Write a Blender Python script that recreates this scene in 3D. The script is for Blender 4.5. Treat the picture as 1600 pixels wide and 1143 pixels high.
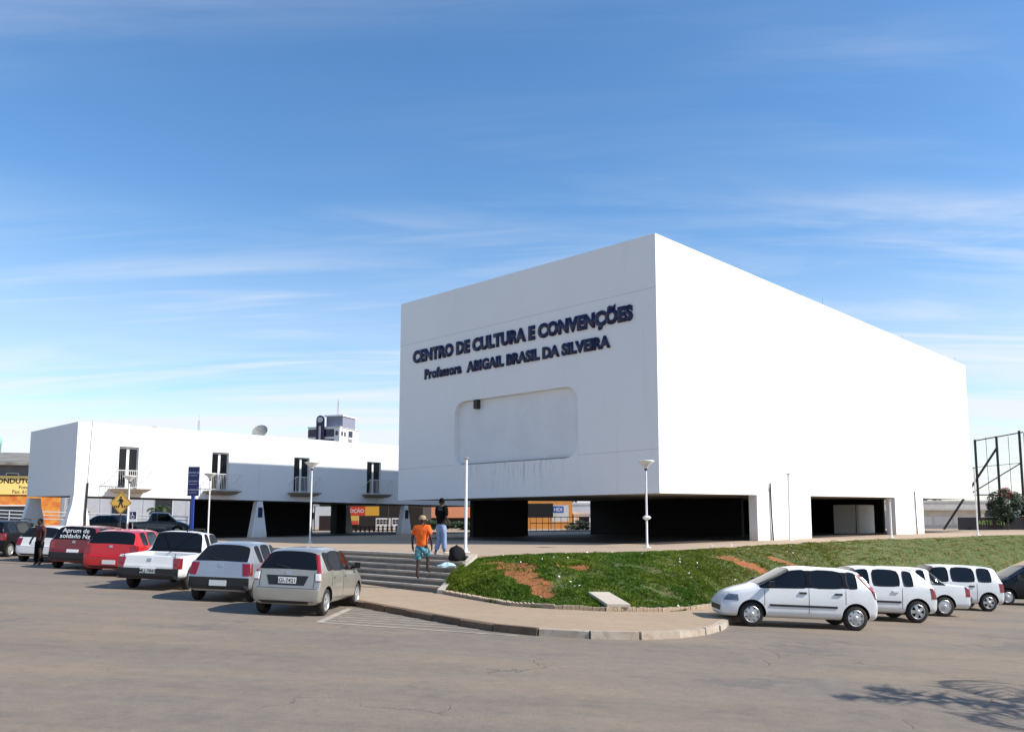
import bpy, bmesh, math, random
from mathutils import Vector, Matrix
from mathutils import noise as mnoise
from mathutils.bvhtree import BVHTree
random.seed(7)
R = math.radians
scn = bpy.context.scene
for o in list(bpy.data.objects): bpy.data.objects.remove(o, do_unlink=True)
COL = scn.collection

# ------------------------------------------------------------------ camera
cam_d = bpy.data.cameras.new('camera'); cam = bpy.data.objects.new('camera', cam_d); COL.objects.link(cam)
scn.camera = cam
cam_d.sensor_width = 36; cam_d.lens = 1304.24/1600*36
cam_d.shift_x = (800-843.46)/1600; cam_d.shift_y = (662.3-571.5)/1600
cam_d.clip_start = .1; cam_d.clip_end = 6000
pit, rol = .1114, -.002
cp, sp, cr, sr = math.cos(pit), math.sin(pit), math.cos(rol), math.sin(rol)
right = Vector((cr, -sp*sr, cp*sr)); up = Vector((-sr, -sp*cr, cp*cr)); fwd = Vector((0, cp, sp))
m = Matrix((right, up, -fwd)).transposed().to_4x4(); m.translation = (0, 0, 1.15)
cam.matrix_world = m
scn.render.resolution_x = 1024; scn.render.resolution_y = 731

# ------------------------------------------------------------------ sun and sky
SUN = Vector((1.141, -.239, .97)).normalized()
sl = bpy.data.lights.new('sun', 'SUN'); sl.energy = 3.4; sl.angle = R(.5); sl.color = (1, .95, .87)
so = bpy.data.objects.new('sun', sl); COL.objects.link(so)
so.rotation_euler = (-SUN).to_track_quat('-Z', 'Y').to_euler(); so.location = (60, -20, 60)
scn.view_settings.view_transform = 'Standard'; scn.view_settings.look = 'None'
scn.view_settings.exposure = .88; scn.view_settings.gamma = 1
W = bpy.data.worlds.new('World'); scn.world = W; W.use_nodes = True
nt = W.node_tree; nt.nodes.clear()
def N(t, **kw):
    n = nt.nodes.new(t)
    for k, v in kw.items(): setattr(n, k, v)
    return n
wo = N('ShaderNodeOutputWorld'); bg = N('ShaderNodeBackground'); bg.inputs['Strength'].default_value = .108
sky = N('ShaderNodeTexSky', sky_type='NISHITA'); sky.sun_disc = False
sky.sun_elevation = math.asin(SUN.z); sky.sun_rotation = math.atan2(SUN.x, SUN.y)
sky.altitude = 300; sky.air_density = 1.0; sky.dust_density = .4; sky.ozone_density = 1.6
tc = N('ShaderNodeTexCoord'); sep = N('ShaderNodeSeparateXYZ'); nt.links.new(tc.outputs['Generated'], sep.inputs[0])
def math_(op, a, b=None, clamp=False):
    n = N('ShaderNodeMath', operation=op, use_clamp=clamp)
    for i, v in enumerate((a, b)):
        if v is None: continue
        if isinstance(v, (int, float)): n.inputs[i].default_value = v
        else: nt.links.new(v, n.inputs[i])
    return n.outputs[0]
zc = math_('MAXIMUM', sep.outputs[2], 0.0); den = math_('ADD', zc, .12)
cx_ = math_('DIVIDE', sep.outputs[0], den); cy_ = math_('DIVIDE', sep.outputs[1], den)
comb = N('ShaderNodeCombineXYZ'); nt.links.new(cx_, comb.inputs[0]); nt.links.new(cy_, comb.inputs[1])
def clouds(rot, scl, seed, lo, hi, det=9, dist=.6):
    mp = N('ShaderNodeMapping'); nt.links.new(comb.outputs[0], mp.inputs[0])
    mp.inputs['Rotation'].default_value = (0, 0, R(rot)); mp.inputs['Scale'].default_value = scl
    mp.inputs['Location'].default_value = (seed, seed*.7, 0)
    nz = N('ShaderNodeTexNoise'); nt.links.new(mp.outputs[0], nz.inputs[0])
    nz.inputs['Scale'].default_value = 1; nz.inputs['Detail'].default_value = det
    nz.inputs['Roughness'].default_value = .58; nz.inputs['Distortion'].default_value = dist
    mr = N('ShaderNodeMapRange'); mr.interpolation_type = 'SMOOTHSTEP'; nt.links.new(nz.outputs[0], mr.inputs[0])
    mr.inputs[1].default_value = lo; mr.inputs[2].default_value = hi
    return mr.outputs[0]
c1 = clouds(12, (.45, 2.2, 1), 3.1, .44, .74)
c2 = clouds(-30, (.5, 1.3, 1), 11.7, .50, .85, dist=1.2)
c3 = clouds(5, (.16, .5, 1), 5.3, .40, .62, det=3)
cc = math_('MULTIPLY', math_('MAXIMUM', c1, math_('MULTIPLY', c2, .75)), c3)
low = N('ShaderNodeMapRange'); low.interpolation_type = 'SMOOTHSTEP'; nt.links.new(sep.outputs[2], low.inputs[0])
low.inputs[1].default_value = .36; low.inputs[2].default_value = .0; low.inputs[3].default_value = 0; low.inputs[4].default_value = .92
lown = math_('MULTIPLY', low.outputs[0], clouds(3, (.25, .9, 1), 8.0, .25, .6, det=5))
lw2 = N('ShaderNodeMapRange'); lw2.interpolation_type = 'SMOOTHSTEP'; nt.links.new(sep.outputs[2], lw2.inputs[0])
lw2.inputs[1].default_value = .36; lw2.inputs[2].default_value = .16
c4 = math_('MULTIPLY', math_('MULTIPLY', clouds(8, (.30, 2.6, 1), 17.3, .43, .70, det=10, dist=.9), lw2.outputs[0]), .75)
fac = math_('MINIMUM', math_('ADD', math_('MAXIMUM', math_('MULTIPLY', cc, 1.0), c4), math_('MULTIPLY', lown, .72)), .92)
mixc = N('ShaderNodeMix', data_type='RGBA'); nt.links.new(fac, mixc.inputs['Factor'])
hs = N('ShaderNodeHueSaturation'); hs.inputs['Saturation'].default_value = 1.24; nt.links.new(sky.outputs[0], hs.inputs['Color']); nt.links.new(hs.outputs[0], mixc.inputs['A']); mixc.inputs['B'].default_value = (4.5, 4.72, 5.0, 1)
nt.links.new(mixc.outputs['Result'], bg.inputs['Color']); nt.links.new(bg.outputs[0], wo.inputs[0])

# ------------------------------------------------------------------ helpers
def tag(o, label=None, cat=None, group=None, kind=None):
    if label: o['label'] = label
    if cat: o['category'] = cat
    if group: o['group'] = group
    if kind: o['kind'] = kind
    return o
def empty(name, loc=(0, 0, 0), rz=0, label=None, cat=None, group=None, parent=None):
    o = bpy.data.objects.new(name, None); COL.objects.link(o); o.location = loc; o.rotation_euler.z = rz
    o.empty_display_size = .3
    if parent: o.parent = parent
    return tag(o, label, cat, group)
def link(name, me, mat, parent=None, loc=None, rot=None):
    o = bpy.data.objects.new(name, me); COL.objects.link(o)
    if mat is not None and not me.materials: me.materials.append(mat)
    if parent: o.parent = parent
    if loc: o.location = loc
    if rot: o.rotation_euler = rot
    return o
class MB:
    def __init__(s): s.v = []; s.f = []
    def add(s, vs, fs):
        b = len(s.v); s.v += [tuple(v) for v in vs]; s.f += [tuple(i+b for i in f) for f in fs]; return s
    def box(s, x0, x1, y0, y1, z0, z1, M=None):
        vs = [Vector((x, y, z)) for z in (z0, z1) for y in (y0, y1) for x in (x0, x1)]
        if M: vs = [M @ v for v in vs]
        return s.add(vs, [(0, 2, 3, 1), (4, 5, 7, 6), (0, 1, 5, 4), (2, 6, 7, 3), (0, 4, 6, 2), (1, 3, 7, 5)])
    def hexa(s, b, t):   # 4 bottom pts, 4 top pts
        return s.add(list(b)+list(t), [(3, 2, 1, 0), (4, 5, 6, 7), (0, 1, 5, 4), (1, 2, 6, 5), (2, 3, 7, 6), (3, 0, 4, 7)])
    def tube(s, p, q, r, r2=None, n=8, cap=True):
        p, q = Vector(p), Vector(q); r2 = r if r2 is None else r2
        d = (q-p).normalized(); a = d.orthogonal().normalized(); b = d.cross(a)
        vs = []
        for c, rr in ((p, r), (q, r2)):
            vs += [c+(a*math.cos(2*math.pi*i/n)+b*math.sin(2*math.pi*i/n))*rr for i in range(n)]
        fs = [(i, (i+1) % n, n+(i+1) % n, n+i) for i in range(n)]
        if cap: fs += [tuple(range(n))[::-1], tuple(range(n, 2*n))]
        return s.add(vs, fs)
    def path(s, pts, r, n=6):
        for a, b in zip(pts[:-1], pts[1:]): s.tube(a, b, r, n=n)
        return s
    def lathe(s, prof, n=20, M=None, axis='z'):
        vs = []
        for r, h in prof:
            for i in range(n):
                a = 2*math.pi*i/n
                v = Vector((r*math.cos(a), r*math.sin(a), h)) if axis == 'z' else Vector((r*math.cos(a), h, r*math.sin(a)))
                vs.append(M @ v if M else v)
        k = len(prof)
        fs = [(j*n+i, j*n+(i+1) % n, (j+1)*n+(i+1) % n, (j+1)*n+i) for j in range(k-1) for i in range(n)]
        return s.add(vs, fs)
    def mesh(s, name):
        me = bpy.data.meshes.new(name); me.from_pydata(s.v, [], s.f)
        bm = bmesh.new(); bm.from_mesh(me); bmesh.ops.recalc_face_normals(bm, faces=bm.faces); bm.to_mesh(me); bm.free()
        return me
    def build(s, name, mat, parent=None, smooth=False, loc=None, rot=None):
        me = s.mesh(name)
        if smooth: me.polygons.foreach_set('use_smooth', [True]*len(me.polygons))
        return link(name, me, mat, parent, loc, rot)
def poly_holes(outer, holes, to3d):
    """flat wall face with holes -> MB"""
    bm = bmesh.new(); ed = []
    for loop in [outer]+holes:
        vs = [bm.verts.new((a, b, 0)) for a, b in loop]
        for i in range(len(vs)): ed.append(bm.edges.new((vs[i], vs[(i+1) % len(vs)])))
    bmesh.ops.triangle_fill(bm, use_beauty=True, edges=ed, normal=(0, 0, 1))
    mb = MB(); bm.verts.index_update()
    mb.add([to3d(v.co.x, v.co.y) for v in bm.verts], [tuple(v.index for v in f.verts) for f in bm.faces]); bm.free()
    return mb
def text_mesh(body, size, extrude=.0, offset=0., align='LEFT'):
    cu = bpy.data.curves.new('txt', 'FONT'); cu.body = body; cu.size = size; cu.extrude = extrude; cu.offset = offset
    cu.align_x = align; cu.resolution_u = 3
    o = bpy.data.objects.new('txt', cu); COL.objects.link(o)
    dg = bpy.context.evaluated_depsgraph_get(); dg.update()
    me = bpy.data.meshes.new_from_object(o.evaluated_get(dg))
    bpy.data.objects.remove(o); bpy.data.curves.remove(cu); me.materials.clear()
    return me

# ------------------------------------------------------------------ materials
MATS = {}
def mat(name, col, rough=.7, metal=0, spec=.5, noise=None, bump=0, bscale=40, coat=0, coords='Object', emis=None):
    """noise=(scale, colour2, lo, hi)"""
    if name in MATS: return MATS[name]
    M = bpy.data.materials.new(name); M.use_nodes = True; t = M.node_tree; b = t.nodes['Principled BSDF']
    b.inputs['Base Color'].default_value = (*col, 1); b.inputs['Roughness'].default_value = rough
    b.inputs['Metallic'].default_value = metal; b.inputs['Specular IOR Level'].default_value = spec
    b.inputs['Coat Weight'].default_value = coat; b.inputs['Coat Roughness'].default_value = .05
    tcn = t.nodes.new('ShaderNodeTexCoord')
    if noise:
        sc, c2, lo, hi = noise
        nz = t.nodes.new('ShaderNodeTexNoise'); nz.inputs['Scale'].default_value = sc; nz.inputs['Detail'].default_value = 6
        nz.inputs['Roughness'].default_value = .65
        t.links.new(tcn.outputs[coords], nz.inputs[0])
        mr = t.nodes.new('ShaderNodeMapRange'); mr.inputs[1].default_value = lo; mr.inputs[2].default_value = hi
        t.links.new(nz.outputs[0], mr.inputs[0])
        mx = t.nodes.new('ShaderNodeMix'); mx.data_type = 'RGBA'; mx.inputs['A'].default_value = (*col, 1); mx.inputs['B'].default_value = (*c2, 1)
        t.links.new(mr.outputs[0], mx.inputs['Factor']); t.links.new(mx.outputs['Result'], b.inputs['Base Color'])
    if bump:
        n2 = t.nodes.new('ShaderNodeTexNoise'); n2.inputs['Scale'].default_value = bscale; n2.inputs['Detail'].default_value = 5
        t.links.new(tcn.outputs[coords], n2.inputs[0])
        bp = t.nodes.new('ShaderNodeBump'); bp.inputs['Strength'].default_value = bump; bp.inputs['Distance'].default_value = .02
        t.links.new(n2.outputs[0], bp.inputs['Height']); t.links.new(bp.outputs[0], b.inputs['Normal'])
    MATS[name] = M
    return M
class G:   # tiny node helper for bigger materials
    def __init__(s, name, rough=.85):
        s.M = bpy.data.materials.new(name); s.M.use_nodes = True; s.t = s.M.node_tree; s.b = s.t.nodes['Principled BSDF']
        s.b.inputs['Roughness'].default_value = rough; s.tc = s.t.nodes.new('ShaderNodeTexCoord'); s.obj = s.tc.outputs['Object']
    def mapping(s, scale, rot=(0, 0, 0), loc=(0, 0, 0)):
        n = s.t.nodes.new('ShaderNodeMapping'); s.t.links.new(s.obj, n.inputs[0])
        n.inputs['Scale'].default_value = scale; n.inputs['Rotation'].default_value = rot; n.inputs['Location'].default_value = loc
        return n.outputs[0]
    def noise(s, scale, vec=None, detail=6, rough=.6, lo=0, hi=1, dist=0):
        n = s.t.nodes.new('ShaderNodeTexNoise'); n.inputs['Scale'].default_value = scale; n.inputs['Detail'].default_value = detail
        n.inputs['Roughness'].default_value = rough; n.inputs['Distortion'].default_value = dist
        s.t.links.new(vec if vec is not None else s.obj, n.inputs[0])
        return s.rng(n.outputs[0], lo, hi)
    def rng(s, v, lo, hi, a=0, b=1, smooth=False):
        r = s.t.nodes.new('ShaderNodeMapRange'); s.t.links.new(v, r.inputs[0])
        if smooth: r.interpolation_type = 'SMOOTHSTEP'
        for i, x in ((1, lo), (2, hi), (3, a), (4, b)): r.inputs[i].default_value = x
        return r.outputs[0]
    def mth(s, op, a, b=None):
        n = s.t.nodes.new('ShaderNodeMath'); n.operation = op
        for i, v in enumerate((a, b)):
            if v is None: continue
            if isinstance(v, (int, float)): n.inputs[i].default_value = v
            else: s.t.links.new(v, n.inputs[i])
        return n.outputs[0]
    def xyz(s, vec=None):
        n = s.t.nodes.new('ShaderNodeSeparateXYZ'); s.t.links.new(vec if vec is not None else s.obj, n.inputs[0]); return n.outputs
    def mix(s, f, a, b):
        n = s.t.nodes.new('ShaderNodeMix'); n.data_type = 'RGBA'
        if isinstance(f, (int, float)): n.inputs['Factor'].default_value = f
        else: s.t.links.new(f, n.inputs['Factor'])
        for k, v in (('A', a), ('B', b)):
            if isinstance(v, tuple): n.inputs[k].default_value = (*v, 1)
            else: s.t.links.new(v, n.inputs[k])
        return n.outputs['Result']
    def color(s, c): s.t.links.new(c, s.b.inputs['Base Color']); return s
    def bump(s, h, st=.3, d=.02):
        n = s.t.nodes.new('ShaderNodeBump'); n.inputs['Strength'].default_value = st; n.inputs['Distance'].default_value = d
        s.t.links.new(h, n.inputs['Height']); s.t.links.new(n.outputs[0], s.b.inputs['Normal']); return s

def wall_material(name, dirt_z, base=(.82, .82, .81), streaks=False):
    g = G(name, .9); g.b.inputs['Specular IOR Level'].default_value = .2
    big = g.noise(.35, lo=.35, hi=.75); fine = g.noise(6, lo=.4, hi=.8)
    c = g.mix(g.mth('MULTIPLY', big, .25), base, (.70, .69, .66))
    c = g.mix(g.mth('MULTIPLY', fine, .10), c, (.62, .62, .60))
    st = g.noise(1, g.mapping((2.2, 2.2, .10)), detail=5, lo=.60, hi=.82)        # vertical rain streaks
    c = g.mix(g.mth('MULTIPLY', st, .22), c, (.50, .49, .46))
    xs_, ys_, z = g.xyz()
    if streaks:
        cmb = g.t.nodes.new('ShaderNodeCombineXYZ'); g.t.links.new(ys_, cmb.inputs[0]); g.t.links.new(g.mth('MULTIPLY', z, .12), cmb.inputs[1])
        sk = g.noise(4.5, cmb.outputs[0], detail=5, rough=.7, lo=.52, hi=.70)
        zone = g.mth('MULTIPLY', g.rng(z, 2.3, 3.7), g.rng(z, 3.90, 3.86)); zone = g.mth('MULTIPLY', zone, g.mth('MULTIPLY', g.rng(ys_, 5, 6.5), g.rng(ys_, 12.8, 11.5)))
        c = g.mix(g.mth('MULTIPLY', g.mth('MULTIPLY', sk, zone), .65), c, (.22, .22, .21))
    dz = g.rng(z, dirt_z+.75, dirt_z, smooth=True)                                   # red dust splashed at the foot
    c = g.mix(g.mth('MULTIPLY', dz, g.noise(1.6, lo=.2, hi=.8)), c, (.62, .45, .30))
    g.color(c); g.bump(g.noise(25, lo=.2, hi=.9), .12)
    return g.M
M_wall = wall_material('white_plaster', 0, streaks=True)
M_white = mat('white_paint', (.8, .8, .78), .5, noise=(3, (.6, .57, .52), .5, .9))
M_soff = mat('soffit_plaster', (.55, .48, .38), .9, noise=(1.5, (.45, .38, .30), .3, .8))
M_panel = mat('recess_panel', (.74, .75, .75), .8, noise=(.8, (.66, .67, .68), .4, .8))
M_navy = mat('navy_letter', (.007, .008, .055), .45)
M_core = mat('shade_black', (.012, .012, .014), .9)  # deep undercroft shade painted into the core walls; also the black awning
M_dark = mat('dark_void', (.01, .01, .012), .6)
M_glass = mat('dark_glass', (.006, .007, .008), .06, spec=.42)
M_black = mat('black_plastic', (.012, .012, .013), .5)
M_rubber = mat('rubber', (.016, .015, .014), .85, noise=(8, (.05, .035, .025), .45, .8))
M_metal = mat('grey_metal', (.45, .46, .47), .4, metal=.7)
M_post = mat('white_post', (.72, .71, .68), .45, noise=(5, (.5, .46, .4), .5, .85))
M_dkmetal = mat('rusty_dark_steel', (.03, .022, .02), .6, noise=(6, (.09, .035, .022), .5, .8))
M_blue = mat('blue_sign', (.006, .010, .085), .35)
M_bluepost = mat('blue_post', (.02, .05, .30), .4)
M_yellow = mat('yellow_sign', (.85, .48, .09), .4)
M_signblack = mat('sign_black', (.01, .01, .01), .5)

def road_material():
    g = G('dusty_asphalt', .92); g.b.inputs['Specular IOR Level'].default_value = .25
    c = g.mix(g.noise(.16, lo=.38, hi=.62), (.205, .176, .148), (.29, .225, .16))
    tr = g.noise(1, g.mapping((.10, .9, 1), rot=(0, 0, R(14))), detail=7, lo=.42, hi=.70)        # tyre-swept tracks
    c = g.mix(g.mth('MULTIPLY', tr, .65), c, (.160, .138, .116))
    tr2 = g.noise(1, g.mapping((.07, .5, 1), rot=(0, 0, R(-22)), loc=(4, 9, 0)), detail=6, lo=.50, hi=.72)
    c = g.mix(g.mth('MULTIPLY', tr2, .8), c, (.33, .24, .155))
    pt = g.noise(.24, g.mapping((1, 1, 1), loc=(3, 1, 0)), detail=8, rough=.7, lo=.58, hi=.62)     # worn patches
    c = g.mix(g.mth('MULTIPLY', pt, .6), c, (.13, .125, .118))
    sp_ = g.noise(34, detail=4, rough=.8, lo=.38, hi=.68)
    c = g.mix(g.mth('MULTIPLY', sp_, .42), c, (.10, .09, .08))
    gr = g.noise(15, detail=7, rough=.85, lo=.36, hi=.66)
    c = g.mix(g.mth('MULTIPLY', gr, .38), c, (.115, .10, .09))
    md = g.noise(3.5, detail=6, rough=.7, lo=.40, hi=.70)
    c = g.mix(g.mth('MULTIPLY', md, .30), c, (.34, .26, .185))
    pb = g.noise(9, detail=3, lo=.73, hi=.76)
    c = g.mix(g.mth('MULTIPLY', pb, .7), c, (.07, .055, .045))
    vo = g.t.nodes.new('ShaderNodeTexVoronoi'); vo.feature = 'DISTANCE_TO_EDGE'; vo.inputs['Scale'].default_value = .42
    wv = g.t.nodes.new('ShaderNodeVectorMath'); wv.operation = 'ADD'; nv = g.t.nodes.new('ShaderNodeTexNoise'); nv.inputs['Scale'].default_value = 1.3; nv.inputs['Detail'].default_value = 7
    g.t.links.new(g.obj, nv.inputs[0]); g.t.links.new(g.obj, wv.inputs[0]); g.t.links.new(nv.outputs['Color'], wv.inputs[1]); g.t.links.new(wv.outputs[0], vo.inputs['Vector'])
    ck = g.mth('MULTIPLY', g.rng(vo.outputs['Distance'], .009, .003), g.noise(.28, g.mapping((1, 1, 1), loc=(7, 2, 0)), detail=4, lo=.56, hi=.62))
    c = g.mix(g.mth('MULTIPLY', ck, .40), c, (.07, .06, .05))
    g.color(c); g.bump(g.mth('SUBTRACT', g.noise(28, detail=6, rough=.8), ck), .55, .015)
    return g.M
def dusty(name, a, b, c3, sc=1.0):
    g = G(name, .92)
    c = g.mix(g.noise(.5*sc, lo=.3, hi=.7), a, b)
    c = g.mix(g.mth('MULTIPLY', g.noise(3*sc, detail=8, rough=.7, lo=.48, hi=.75), .6), c, c3)
    c = g.mix(g.mth('MULTIPLY', g.noise(40*sc, detail=3, lo=.4, hi=.8), .25), c, (c3[0]*.6, c3[1]*.6, c3[2]*.6))
    g.color(c); g.bump(g.noise(30, detail=5), .3, .015)
    return g.M
M_road = road_material()
M_plaza = dusty('plaza_concrete', (.37, .272, .185), (.43, .32, .222), (.28, .20, .13))
M_walk = dusty('sidewalk_concrete', (.34, .245, .16), (.39, .285, .185), (.24, .165, .10))
M_kerb = dusty('kerb_stone', (.50, .44, .36), (.36, .27, .20), (.17, .115, .08), 2.5)
M_kerbd = dusty('shaded_soiled_kerb', (.20, .135, .085), (.13, .085, .055), (.06, .04, .028), 2.5)  # darker kerb copy for the left stones: shade and soil stain painted in
M_step = dusty('step_concrete', (.34, .285, .22), (.25, .21, .16), (.075, .065, .048), 1.6)
M_stringer = dusty('pale_concrete', (.58, .51, .42), (.50, .43, .34), (.34, .27, .20), 2)
M_paint = mat('worn_road_paint', (.42, .37, .29), .8, noise=(2.5, (.22, .185, .15), .40, .72))
M_brick = mat('edging_brick', (.42, .33, .24), .9, noise=(4, (.25, .17, .11), .4, .8))

# ------------------------------------------------------------------ ground
def zr(x, y):
    pl = max(-.78-.044*x-.018*y, -2.3)
    r = math.hypot(x, y); w = min(1, max(0, (r-40)/35)); w = w*w*(3-2*w)
    return (1-w)*pl+w*(-.3)
def axis_pts(a, step, lim):
    l = [i*step for i in range(int(a/step)+1)]; v = l[-1]
    while v < lim: v = v*1.35; l.append(min(v, lim))
    return l
px_ = axis_pts(60, 1.5, 3500); gx = sorted(set([-v for v in px_]+px_)); gy = sorted(set([-v for v in axis_pts(15, 1.5, 80)]+axis_pts(75, 1.5, 3500)))
mb = MB(); nx = len(gx)
mb.v = [(x, y, zr(x, y)) for y in gy for x in gx]
mb.f = [(j*nx+i, j*nx+i+1, (j+1)*nx+i+1, (j+1)*nx+i) for j in range(len(gy)-1) for i in range(nx-1)]
tag(mb.build('road', M_road, smooth=True), 'dusty tan asphalt street sloping past the white hall', kind='structure')

E1 = Vector((.6796, .7336, 0)); E2 = Vector((-.7336, .6796, 0)); NR = -E2
ANG = math.atan2(E1.y, E1.x)
def V2(p): return Vector((p[0], p[1], 0))
P0 = Vector((-2.15, 25.62, 0))
TOP = [(-2.15, 25.62), (-1.2, 26.1), (0, 26.75), (.96, 27.3), (2.6, 28.3), (4.39, 29.5), (5.5, 30.5), (6.3, 31.6), (9, 34.9), (12.5, 38.9), (16.3, 43.2), (28, 52.5), (45, 64)]
EDG = [(-2.75, 23.75), (-1.74, 22.2), (-.68, 20.75), (.4, 20.42), (1.62, 20.4), (3.0, 20.95), (3.86, 21.75), (5.04, 23.84), (7.3, 27), (10, 30.1), (13.6, 34.1), (24, 44.5), (40, 61)]
KERB = [(-34, 47.5), (-24, 38.4), (-10.8, 26.4), (-4.5, 20.6), (-2.86, 18.66), (-1.33, 17.0), (-.54, 16.35), (.31, 16.12), (1.4, 16.11), (2.43, 16.56), (3.36, 17.51), (3.9, 18.6), (4.6, 20.4), (6.3, 22.9), (8.2, 25), (11.2, 28), (15, 32.3), (20, 37.8), (30, 48), (45, 64)]
STL = P0+E2*16
plaza_poly = [V2(p) for p in TOP]+[Vector((90, 90, 0)), Vector((90, 170, 0)), Vector((-110, 170, 0)), Vector((-110, 110, 0)), P0+E2*46-E1*2.6, STL-E1*2.6, STL]
mb = MB(); k = len(plaza_poly)
mb.add(plaza_poly+[p-Vector((0, 0, 2.6)) for p in plaza_poly], [(i, k+i, k+(i+1) % k, (i+1) % k) for i in range(k)])
bm = bmesh.new(); vs = [bm.verts.new(p) for p in plaza_poly]; bm.faces.new(vs); bmesh.ops.triangulate(bm, faces=bm.faces)
bm.verts.index_update(); mb.f += [tuple(v.index for v in f.verts) for f in bm.faces]; bm.free()
tag(mb.build('plaza', M_plaza), 'raised tan concrete plaza around the white hall', kind='structure')

def resample(pts, n):
    pts = [Vector((p[0], p[1], 0)) for p in pts]; L = [0]
    for a, b in zip(pts[:-1], pts[1:]): L.append(L[-1]+(b-a).length)
    out = []
    for i in range(n):
        d = L[-1]*i/(n-1); j = 0
        while j < len(L)-2 and L[j+1] < d: j += 1
        out.append(pts[j].lerp(pts[j+1], (d-L[j])/(L[j+1]-L[j])))
    return out
def smoothline(pts, per=6):
    P = [Vector((p[0], p[1], 0)) for p in pts]; out = []
    for i in range(len(P)-1):
        a, b, c, d = P[max(i-1, 0)], P[i], P[i+1], P[min(i+2, len(P)-1)]
        for j in range(per):
            t = j/per
            out.append(.5*((2*b)+(-a+c)*t+(2*a-5*b+4*c-d)*t*t+(-a+3*b-3*c+d)*t**3))
    out.append(P[-1]); return out
kl = smoothline(KERB[3:15], 6); kl = [V2(p) for p in KERB[:3]]+kl+[V2(p) for p in KERB[15:]]
# sidewalk: from the kerb to the stairs and to the foot of the bank
inner = [P0+E2*46-E1*2.55, STL+E2*.5-E1*2.5, STL-E1*1.75, Vector((-3.45, 24.2, 0))]+[V2(p) for p in EDG]
SW = .135
bm = bmesh.new()
ring = kl+[v+Vector((0, 0, 0)) for v in reversed(inner)]
vs = [bm.verts.new((v.x, v.y, 0)) for v in ring]; f0 = bm.faces.new(vs); bmesh.ops.triangulate(bm, faces=[f0])
for _ in range(2): bmesh.ops.subdivide_edges(bm, edges=[e for e in bm.edges if e.calc_length() > 1.5], cuts=1, use_grid_fill=False); bmesh.ops.triangulate(bm, faces=bm.faces)
for v in bm.verts: v.co.z = zr(v.co.x, v.co.y)+SW
bmesh.ops.recalc_face_normals(bm, faces=bm.faces)
if sum(f.normal.z for f in bm.faces) < 0: bmesh.ops.reverse_faces(bm, faces=bm.faces)
me = bpy.data.meshes.new('sidewalk'); bm.to_mesh(me); bm.free()
tag(link('sidewalk', me, M_walk), 'dusty tan pavement between the kerb and the grass bank', kind='structure')
kerb = empty('kerb'); tag(kerb, 'row of worn kerb stones along the pavement edge', kind='structure')
kr = []
tot = sum((b-a).length for a, b in zip(kl[:-1], kl[1:])); ks = resample(kl, int(tot/.95))
for i, (a, b) in enumerate(zip(ks[:-1], ks[1:])):
    if a.y > 45: continue
    d = (b-a).normalized(); nn = Vector((d.y, -d.x, 0)); g = d*.008
    if nn.dot(Vector((0, -1, 0))) < 0 and a.x < 4: pass
    jit = random.uniform(-.03, .02); tj = random.uniform(-.03, .006)
    def P(q, off, z): return Vector((q.x+nn.x*off, q.y+nn.y*off, zr(q.x, q.y)+z))
    bt = [P(a+g, .10+jit, -.2), P(b-g, .10+jit, -.2), P(b-g, -.06, -.2), P(a+g, -.06, -.2)]
    tp = [P(a+g, .075+jit, SW+.008+tj), P(b-g, .075+jit, SW+.008+tj), P(b-g, -.06, SW+.008), P(a+g, -.06, SW+.008)]
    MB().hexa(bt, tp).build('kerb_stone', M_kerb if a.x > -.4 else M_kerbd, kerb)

# stairs
stairs = empty('steps', label=None); tag(stairs, 'broad concrete steps rising from the pavement to the plaza', kind='structure')
NS = 6; rise = .155
rt0 = P0.copy(); rb0 = Vector((-2.80, 23.85, 0))
for i in range(NS-1):
    z1 = -rise*(i+1); f0_, f1_ = i/(NS-1), (i+1)/(NS-1)
    def rp(f): return rt0.lerp(rb0, f)
    def lp(f): return STL-E1*1.75*f
    a, b, c, d = rp(f0_), rp(f1_), lp(f1_), lp(f0_)
    if i == 0: a = a+E1*-.003; d = d+E1*-.003
    zb = -1.6
    MB().hexa([Vector((q.x, q.y, zb)) for q in (a, b, c, d)], [Vector((q.x, q.y, z1+random.uniform(-.004, .004))) for q in (a, b, c, d)]).build('step', M_step, stairs)
    # thin worn nosing
    e = (c-b).normalized(); o = Vector((e.y, -e.x, 0)); o = o if o.y < 0 else -o
    MB().hexa([Vector((q.x, q.y, z1-.05)) for q in (b+o*.02, c+o*.02, c, b)], [Vector((q.x, q.y, z1+.006)) for q in (b+o*.02, c+o*.02, c-o*.05, b-o*.05)]).build('nosing', M_stringer, stairs)
e = (STL-P0).normalized(); o = Vector((-E1.x, -E1.y, 0))
MB().hexa([Vector((q.x, q.y, -.07)) for q in (P0+o*.03, STL+o*.03, STL, P0)], [Vector((q.x, q.y, .006)) for q in (P0+o*.03, STL+o*.03, STL-o*.3, P0-o*.3)]).build('nosing', M_stringer, stairs)
sd = (rb0-rt0).normalized(); sn = Vector((-sd.y, sd.x, 0))
a, b = rt0-sd*.15, rb0+sd*.22
zb_ = zr(b.x, b.y)+SW
MB().hexa([Vector((q.x, q.y, -1.7)) for q in (a, b, b+sn*.2, a+sn*.2)],
          [Vector((a.x, a.y, .05)), Vector((b.x, b.y, zb_+.10)), Vector((b.x+sn.x*.2, b.y+sn.y*.2, zb_+.10)), Vector((a.x+sn.x*.2, a.y+sn.y*.2, .05))]).build('stringer', M_stringer, stairs)

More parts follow.
